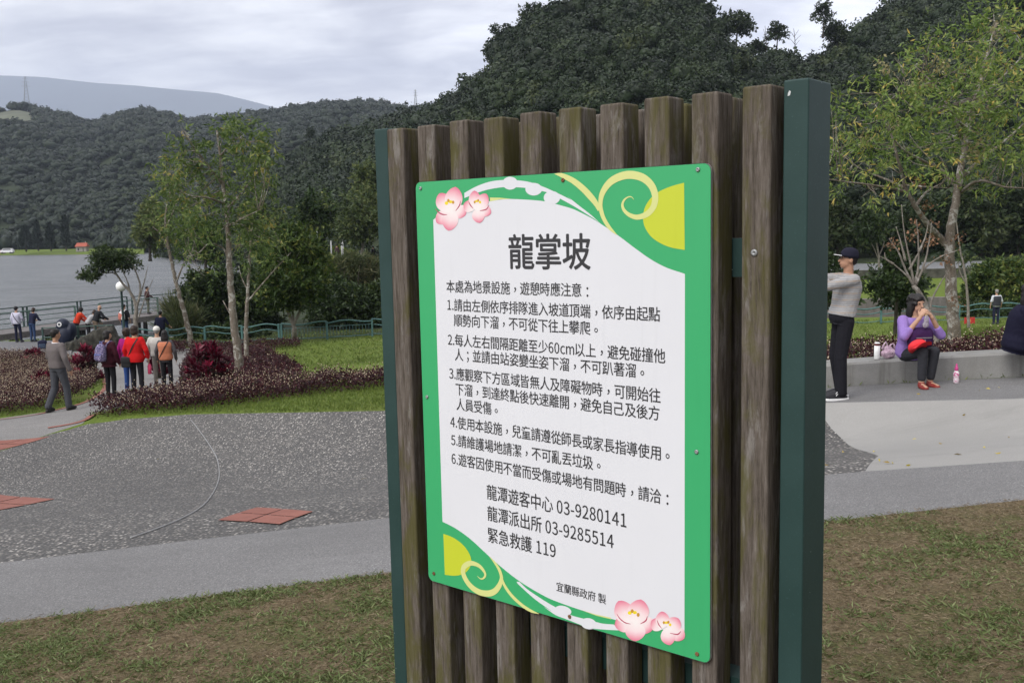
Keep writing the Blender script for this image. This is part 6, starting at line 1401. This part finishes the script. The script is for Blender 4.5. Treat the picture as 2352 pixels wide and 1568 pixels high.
r, J, W, k = person('person in a black shirt wearing a white and red backpack by the lamp', p, R(-10), 1.68, dict(top=BLACK, infl=.024, sleeve=0, arm=1.15, pants=DENIM, shoes=CHAR, hair='short', hyaw=R(-20)), .02)
backpack('white backpack with red stripe on the black shirt by the lamp', r, J, W, k, speckle('white_red_pack', (.62, .62, .64), (.66, .66, .66), (.45, .16, .12), 3), simple('red_zip', (.4, .05, .04)), R(-10), 0, (.16, .08, .21))
p = at(372, 785, 42.6); p[2] = float(ground_z(p[0], p[1]))
person('person in a navy quilted vest resting hands on the wavy fence', p, R(0), 1.62, dict(top=NAVY, infl=.022, sleeve=.1, arm=1.1, vest=NAVY, pants=BLACK, shoes=CHAR, hair='short', J=dict(elbR=(.30, .10, 1.10), wriR=(.34, .30, .92), finR=(.36, .40, .88), elbL=(-.30, .10, 1.10), wriL=(-.34, .30, .92), finL=(-.36, .40, .88))), .02)
p = pb + (pc - pb) * .06 + nx * 1.2; p[2] = DZ + .012
person('person in a brown hooded jacket standing on the far end of the pier', p, R(-60), 1.68, dict(coat=1, top=cloth('brown_jacket', (.06, .03, .03)), infl=.03, arm=1.2, hem=-.12, pants=cloth('olive_trousers', (.10, .10, .075)), shoes=CHAR, hair='short', J=dict(elbR=(.28, .06, 1.15), wriR=(.16, .26, 1.05), finR=(.08, .32, 1.05))), .022)
# far figures
p = at(2286, 775, 44.6); p[2] = float(ground_z(p[0], p[1]))
p[2] = max(p[2], at(2286, 778, 44.6)[2] - .4)
p[2] = float(ground_z(p[0], p[1]))
person('grey-haired person in a dark vest over white sleeves by the far right fence', p, R(0), 1.60, dict(top=cloth('white_tee', (.5, .52, .55)), infl=.02, sleeve=0, arm=1.1, vest=cloth('dark_vest', (.04, .042, .05)), pants=NAVY, shoes=CHAR, hair='short', hcol=HAIRG, hem=-.1), .02)
for lb, px, col, yw, hx in [('tiny dark figure near the playground posts', 727, (.03, .035, .05), 20, 600), ('tiny figure in dark clothes beside the red playground pole', 775, (.05, .03, .035), -30, 602), ('tiny figure in black near the left green post', 858, (.02, .02, .025), 60, 606)]:
    q = at(px, hx, 88); person(lb, q, R(yw), 1.6, dict(top=cloth('far_top_%d' % px, col), pants=BLACK, shoes=CHAR), .05)

# bird-shaped figure on the quay
p = at(152, 792, 43.2); p[2] = -3.22; bf = empty('bird_figure', p, R(0), 'navy bird-shaped figure with a round white ringed eye on the quay', 'statue'); bf.scale = (1.12, 1.12, 1.12); BN = simple('navy_fibreglass', (.010, .014, .032), .5)
m = MB(); m.ell((0, 0, .42), (.34, .30, .46), n=20); m.ell((-.06, 0, .86), (.27, .25, .26), n=18); m.cap((-.30, 0, .80), (-.40, 0, .74), .05, .012); m.ell((.26, .05, .62), (.16, .26, .32), n=14); me = remesh(m, .03, 6); link('body', me, BN, bf, True)
m = MB(); m.cap((-.27, 0, .47), (-.25, 0, .25), .08, .10); m.build('breast', WHT, bf, True)
for s in (-1,):
    a = np.arange(24) * 2 * math.pi / 24
    for nm, rr, y, mm in (('eye_ring', .092, -.258, WHT), ('pupil', .045, -.266, BN)):
        m = MB(); m.loft([np.stack([-.10 + rr * np.cos(a), np.full(24, y + .03), .90 + rr * np.sin(a)], 1), np.stack([-.10 + rr * np.cos(a), np.full(24, y), .90 + rr * np.sin(a)], 1)]); m.build(nm, mm, bf)
# things standing on the quay
p = at(120, 788, 42.8); p[2] = -3.285; bk = empty('bucket', p, 0, 'white bucket on the quay beside the railing', 'bucket'); m = MB(); m.tube([(0, 0, 0), (0, 0, .01), (0, 0, .30)], [.13, .135, .17], 16, cap=True); m.build('pail', WHT, bk, True); m = MB(); m.tube([(.17 * math.cos(t), -.03, .28 - .12 * math.sin(t)) for t in np.linspace(0, math.pi, 9)], .008, 5); m.build('handle', M_ZINC, bk)
p = at(97, 785, 43.0); p[2] = -3.285; bk = empty('backpack', p, R(20), 'dark blue backpack standing on the quay by the navy top', 'backpack'); m = MB(); m.rbox((0, 0, .19), (.38, .24, .38), .09); m.build('bag', NAVY, bk, True); m = MB(); m.rbox((0, -.13, .13), (.28, .07, .2), .03); m.build('pocket', cloth('slate_cloth', (.05, .07, .11)), bk, True); m = MB(); m.tube([(-.05, 0, .37), (0, 0, .44), (.05, 0, .37)], .012, 6); m.build('handle', NAVY, bk, True)

# man photographing at the right
p = feet(1936, 909); p = at(1934, 909, 11.2); p[2] = float(ground_z(p[0], p[1]))
HM_ = dict(top=stripes('striped_shirt', (.26, .26, .265), (.34, .335, .335), (.33, .27, .22), 42), infl=.026, hem=.06, arm=1.05, collar=cloth('grey_collar', (.28, .275, .28)), pants=cloth('black_trousers', (.014, .014, .018)), legw=1.06, cuffw=1.2, cuff=0.0, shoes=simple('black_trainers', (.018, .018, .022), .6), sole=WHT, hair='short', cap=cloth('navy_cap', (.016, .016, .028), .1), trim=WHT, hpitch=R(7), skin=SKIN2, lean=-.05, bulk=1.0,
    J=dict(elbL=(-.215, .26, 1.31), wriL=(-.10, .42, 1.52), finL=(-.06, .47, 1.63), elbR=(.215, .22, 1.37), wriR=(.09, .42, 1.55), finR=(.05, .47, 1.65), kneeR=(.09, .05, .49), ankR=(.09, -.02, .085), kneeL=(-.09, .06, .49), ankL=(-.09, .05, .085), hipc=(0, .03, .93)), palmL=(1, .2, 0), palmR=(-1, .2, 0), curl=.9)
r, J, W, k = person('person in a striped shirt and dark cap raising a phone beside the green post', p, R(93), 1.72, HM_, .0075)
for s in (-1, 1):
    A = J['ankL'] if s < 0 else J['ankR']; m = MB(); m.tube([A + np.array([s * .0505, .075, -.030]), A + np.array([s * .0500, .055, -.006]), A + np.array([s * .0505, .078, -.004]), A + np.array([s * .0490, .060, .016])], .0045, 6)
    o = m.build('shoe_mark', WHT, r); o.scale = (k, k, k)
m = MB()
for s in (-1, 1):
    c = J['hd'] + J['HM'] @ np.array([s * .033, .098, .012]); m.tube([c + J['HM'] @ np.array([.022 * math.cos(t), 0, .016 * math.sin(t)]) for t in np.linspace(0, 2 * math.pi, 15)], .0018, 5); m.tube([c + J['HM'] @ np.array([s * .022, 0, .004]), J['hd'] + J['HM'] @ np.array([s * .078, .0, .008])], .0016, 5)
o = m.build('glasses', simple('dark_wire', (.03, .03, .03), .4), r, True); o.scale = (k, k, k)
c = W((0, .49, 1.645)); ph = empty('phone', c, R(93), 'smartphone held up in both hands by the person in the striped shirt', 'phone'); m = MB(); m.rbox((0, 0, 0), (.15, .009, .074), .004); m.build('case', simple('phone_case', (.02, .02, .022), .35), ph); m = MB(); m.box((0, -.0052, 0), (.138, .001, .066)); m.build('screen', simple('phone_glass', (.03, .035, .045), .1), ph)
# woman eating, seated on the kerb
sx, sy = 4.93, 12.02
def onb(px, d): q = at(px, 840, d); return q
ps = at(2118, 890, 11.55); ps[2] = float(ground_z(ps[0], ps[1]))
SEAT = dict(hipc=(0, -.30, .40), hipL=(-.09, -.26, .39), hipR=(.09, -.26, .39), kneeL=(-.085, .12, .475), kneeR=(.085, .14, .475), ankL=(-.075, .05, .075), ankR=(.085, .12, .075), toeL=(-.09, .20, .035), toeR=(.11, .27, .035))
r, J, W, k = person('person in a lilac top seated on the concrete bench eating with both hands', ps, R(188), 1.58, dict(fem=1, top=cloth('lilac_top', (.26, .17, .44)), infl=.024, hem=-.12, arm=1.15, sleeve=.32, pants=cloth('charcoal_leggings', (.035, .036, .042)), cuff=.16, shoes=simple('red_leather', (.20, .025, .02), .5), sandal=1, hair='wavy', hyaw=R(16), hpitch=R(-4), w=.96, bulk=1.05, skin=SKIN,
    J=dict(SEAT, neck=(0, -.20, .90), elbL=(-.255, -.02, .66), wriL=(-.075, .035, .915), finL=(-.02, .02, 1.0), elbR=(.255, -.02, .66), wriR=(.075, .035, .905), finR=(.03, .03, .985)), palmL=(.8, -.5, .2), palmR=(-.8, -.5, .2), curl=1.1), .0075)
c = W((0, .045, .93)); fd = empty('snack', c, R(188), 'clear plastic wrapped snack held to the mouth of the seated woman', 'food')
def f_plast(t, b): t.put(b.inputs['Base Color'], (.55, .52, .58)); b.inputs['Roughness'].default_value = .2; b.inputs['Transmission Weight'].default_value = .55; t.put(b.inputs['Normal'], t.bump(t.noise(t.obj(), 40, 4), 1, .02))
m = MB(); m.ell((0, .01, -.05), (.035, .022, .06), n=12); m.ell((.01, .012, -.11), (.045, .018, .04), n=12); link('wrapper', remesh(m, .007, 2), mat('clear_plastic', f_plast), fd, True)
m = MB(); m.ell((0, 0, .01), (.024, .02, .035), n=10); m.build('bread', simple('bread', (.5, .33, .16), .9), fd, True)
c = W((-.0, -.02, .60)); bgx = empty('handbag', c, R(188), 'dark purple bag resting on the lap of the seated woman', 'bag'); m = MB(); m.rbox((0.02, -.02, .03), (.30, .17, .25), .07); m.build('bag', cloth('purple_nylon', (.045, .018, .07), .8), bgx, True); m = MB(); m.box((.02, .068, .04), (.2, .008, .01)); m.box((.01, .072, .0), (.012, .01, .04)); m.build('zip', M_ZINC, bgx)
c = W((.13, .10, .53)); vs = empty('sun_visor', c, R(188), 'coral pink cap lying across the knees of the seated woman', 'cap'); m = MB(); a = np.linspace(math.pi * .0, math.pi * 2, 24, endpoint=False)
rg = [np.array([(.115 * q * math.cos(t), .105 * q * math.sin(t), z) for t in a]) for z, q in ((-.01, 1), (.03, .98), (.06, .82), (.08, .5), (.085, .1))]; V = [x @ rotm(0, R(38), R(10)).T for x in rg]; m.loft(V); CORAL = cloth('coral_cloth', (.72, .045, .055), .25); m.build('crown', CORAL, vs, True)
m = MB(); V = []
for t in np.linspace(-1.25, 1.25, 15):
    for q in (0, 1): V.append(rotm(0, R(38), R(10)) @ np.array([.112 * math.sin(t) - 0, .10 * math.cos(t) + q * .10 * max(0, math.cos(t * .8)) ** .6, -.012 - .03 * q]))
n = 15; V = V + [v - np.array([0, .0, .006]) for v in V]; m.add(V, [(2 * i, 2 * i + 1, 2 * i + 3, 2 * i + 2) for i in range(n - 1)] + [(2 * i + 2 * n + 1, 2 * i + 2 * n, 2 * i + 2 * n + 2, 2 * i + 2 * n + 3) for i in range(n - 1)]); m.build('brim', CORAL, vs, True)
# dark person cut by the right edge
pe = at(2392, 872, 11.3); pe[2] = float(ground_z(pe[0], pe[1]))
r, J, W, k = person('person in navy with long black hair seated at the right edge of the photo', pe, R(-118), 1.62, dict(fem=1, coat=1, top=cloth('navy_coat', (.012, .012, .026)), infl=.035, hem=-.16, arm=1.3, pants=BLACK, shoes=LEATH, hair='long', hyaw=R(-10), bulk=1.15, J=dict(SEAT, neck=(0, -.17, .90), elbL=(-.27, -.02, .66), wriL=(-.12, .18, .62), finL=(-.04, .25, .62), elbR=(.27, -.02, .66), wriR=(.12, .18, .62), finR=(.04, .25, .62))), .012)
c = W((-.23, .02, .60)); st = empty('strap_bag', c, R(-118), 'white bag with a coral strap by the navy coat at the right edge', 'bag'); m = MB(); m.rbox((.02, .10, .0), (.16, .22, .26), .04); m.build('bag', simple('white_canvas', (.6, .6, .6), .8), st, True); m = MB(); m.tube([(-.07, .16, -.03), (-.085, .10, -.02), (-.09, .04, .02), (-.08, .02, .12), (-.05, .06, .2)], .014, 6); m.build('strap', CORAL, st, True)
# things on and by the kerb
def kerb_top(px, py, d):
    q = at(px, py, d); return q
q = at(2014, 838, 12.28); q[2] = float(ground_z(q[0], 12.1)) + bh; fl = empty('thermos_flask', q, 0, 'white thermos flask with dark red lid band on the bench', 'flask')
m = MB(); m.tube([(0, 0, 0), (0, 0, .006), (0, 0, .175)], [.034, .037, .037], 18); m.build('body', simple('white_enamel', (.74, .74, .73), .3), fl, True); m = MB(); m.tube([(0, 0, .175), (0, 0, .198)], .038, 18); m.build('band', simple('dark_red_band', (.13, .02, .02), .4), fl); m = MB(); m.tube([(0, 0, .198), (0, 0, .21), (0, 0, .216)], [.037, .034, .02], 18); m.build('lid', simple('white_enamel', (.74, .74, .73)), fl, True)
q = at(2040, 840, 12.26); q[2] = float(ground_z(q[0], 12.1)) + bh; pb_ = empty('carrier_bag', q, R(10), 'pink plastic carrier bag with knotted handles on the bench', 'bag')
def f_pinkbag(t, b): t.put(b.inputs['Base Color'], t.mix(t.mapr(t.noise(t.obj(), 9, 4, .6, 1), .3, .7), (.50, .34, .44), (.66, .50, .58))); b.inputs['Roughness'].default_value = .35; t.put(b.inputs['Normal'], t.bump(t.noise(t.obj(), 22, 5, .6, 1.2), 1, .03))
M_PB = mat('pink_film', f_pinkbag); m = MB(); m.ell((0, 0, .062), (.098, .07, .065), n=16); m.ell((-.01, 0, .10), (.07, .05, .06), n=14); me = remesh(m, .009, 4)
co = np.zeros(len(me.vertices) * 3, np.float32); me.vertices.foreach_get('co', co); co = co.reshape(-1, 3); co += (rng.normal(0, .0012, co.shape) + .005 * np.sin(co[:, [1, 2, 0]] * 70 + co * 30)).astype(np.float32); co[:, 2] = np.maximum(co[:, 2], 0.001); me.vertices.foreach_set('co', co.ravel()); link('bag', me, M_PB, pb_, True)
for hx in (-.045, .05):
    m = MB(); m.tube([(hx - .04, .0, .12), (hx - .025, .0, .17), (hx + .005, 0, .20 + hx * -.3), (hx + .025, 0, .17), (hx + .035, 0, .115)], [.018, .011, .008, .011, .018], 8); m.build('handle', M_PB, pb_, True)
q = at(2196, 879, 11.62); q[2] = float(ground_z(q[0], q[1])); bt_ = empty('drink_bottle', q, 0, 'pink and white drink bottle standing on the walkway against the bench', 'bottle')
m = MB(); m.tube([(0, 0, 0), (0, 0, .005), (0, 0, .05), (0, 0, .065), (0, 0, .08), (0, 0, .12), (0, 0, .135), (0, 0, .15)], [.028, .032, .034, .030, .034, .034, .027, .018], 16); m.build('body', speckle('pink_white_print', (.62, .5, .55), (.68, .62, .65), (.5, .12, .26), 60), bt_, True)
m = MB(); m.tube([(0, 0, .15), (0, 0, .155), (0, 0, .19), (0, 0, .20), (0, 0, .225), (0, 0, .235)], [.018, .022, .021, .012, .011, .007], 14); m.build('cap', simple('pink_plastic', (.50, .06, .22), .4), bt_, True)

# ------------------------------------------------------------------ haze over lake and hills
hz = MB(); hz.box((0, 4270, 695), (13000, 8660, 1406))
o = hz.build('haze', []); tag(o, 'thin bluish haze over the lake and the hills', 'haze', kind='stuff')
hm_ = bpy.data.materials.new('haze'); hm_.use_nodes = True; t = NT(hm_.node_tree); t.n.remove(t.n['Principled BSDF'])
v = t.new('ShaderNodeVolumePrincipled'); v.inputs['Color'].default_value = (.72, .82, 1.0, 1); v.inputs['Density'].default_value = 0.00014; v.inputs['Anisotropy'].default_value = 0.0
t.l.new(v.outputs[0], t.n['Material Output'].inputs['Volume']); o.data.materials.append(hm_)
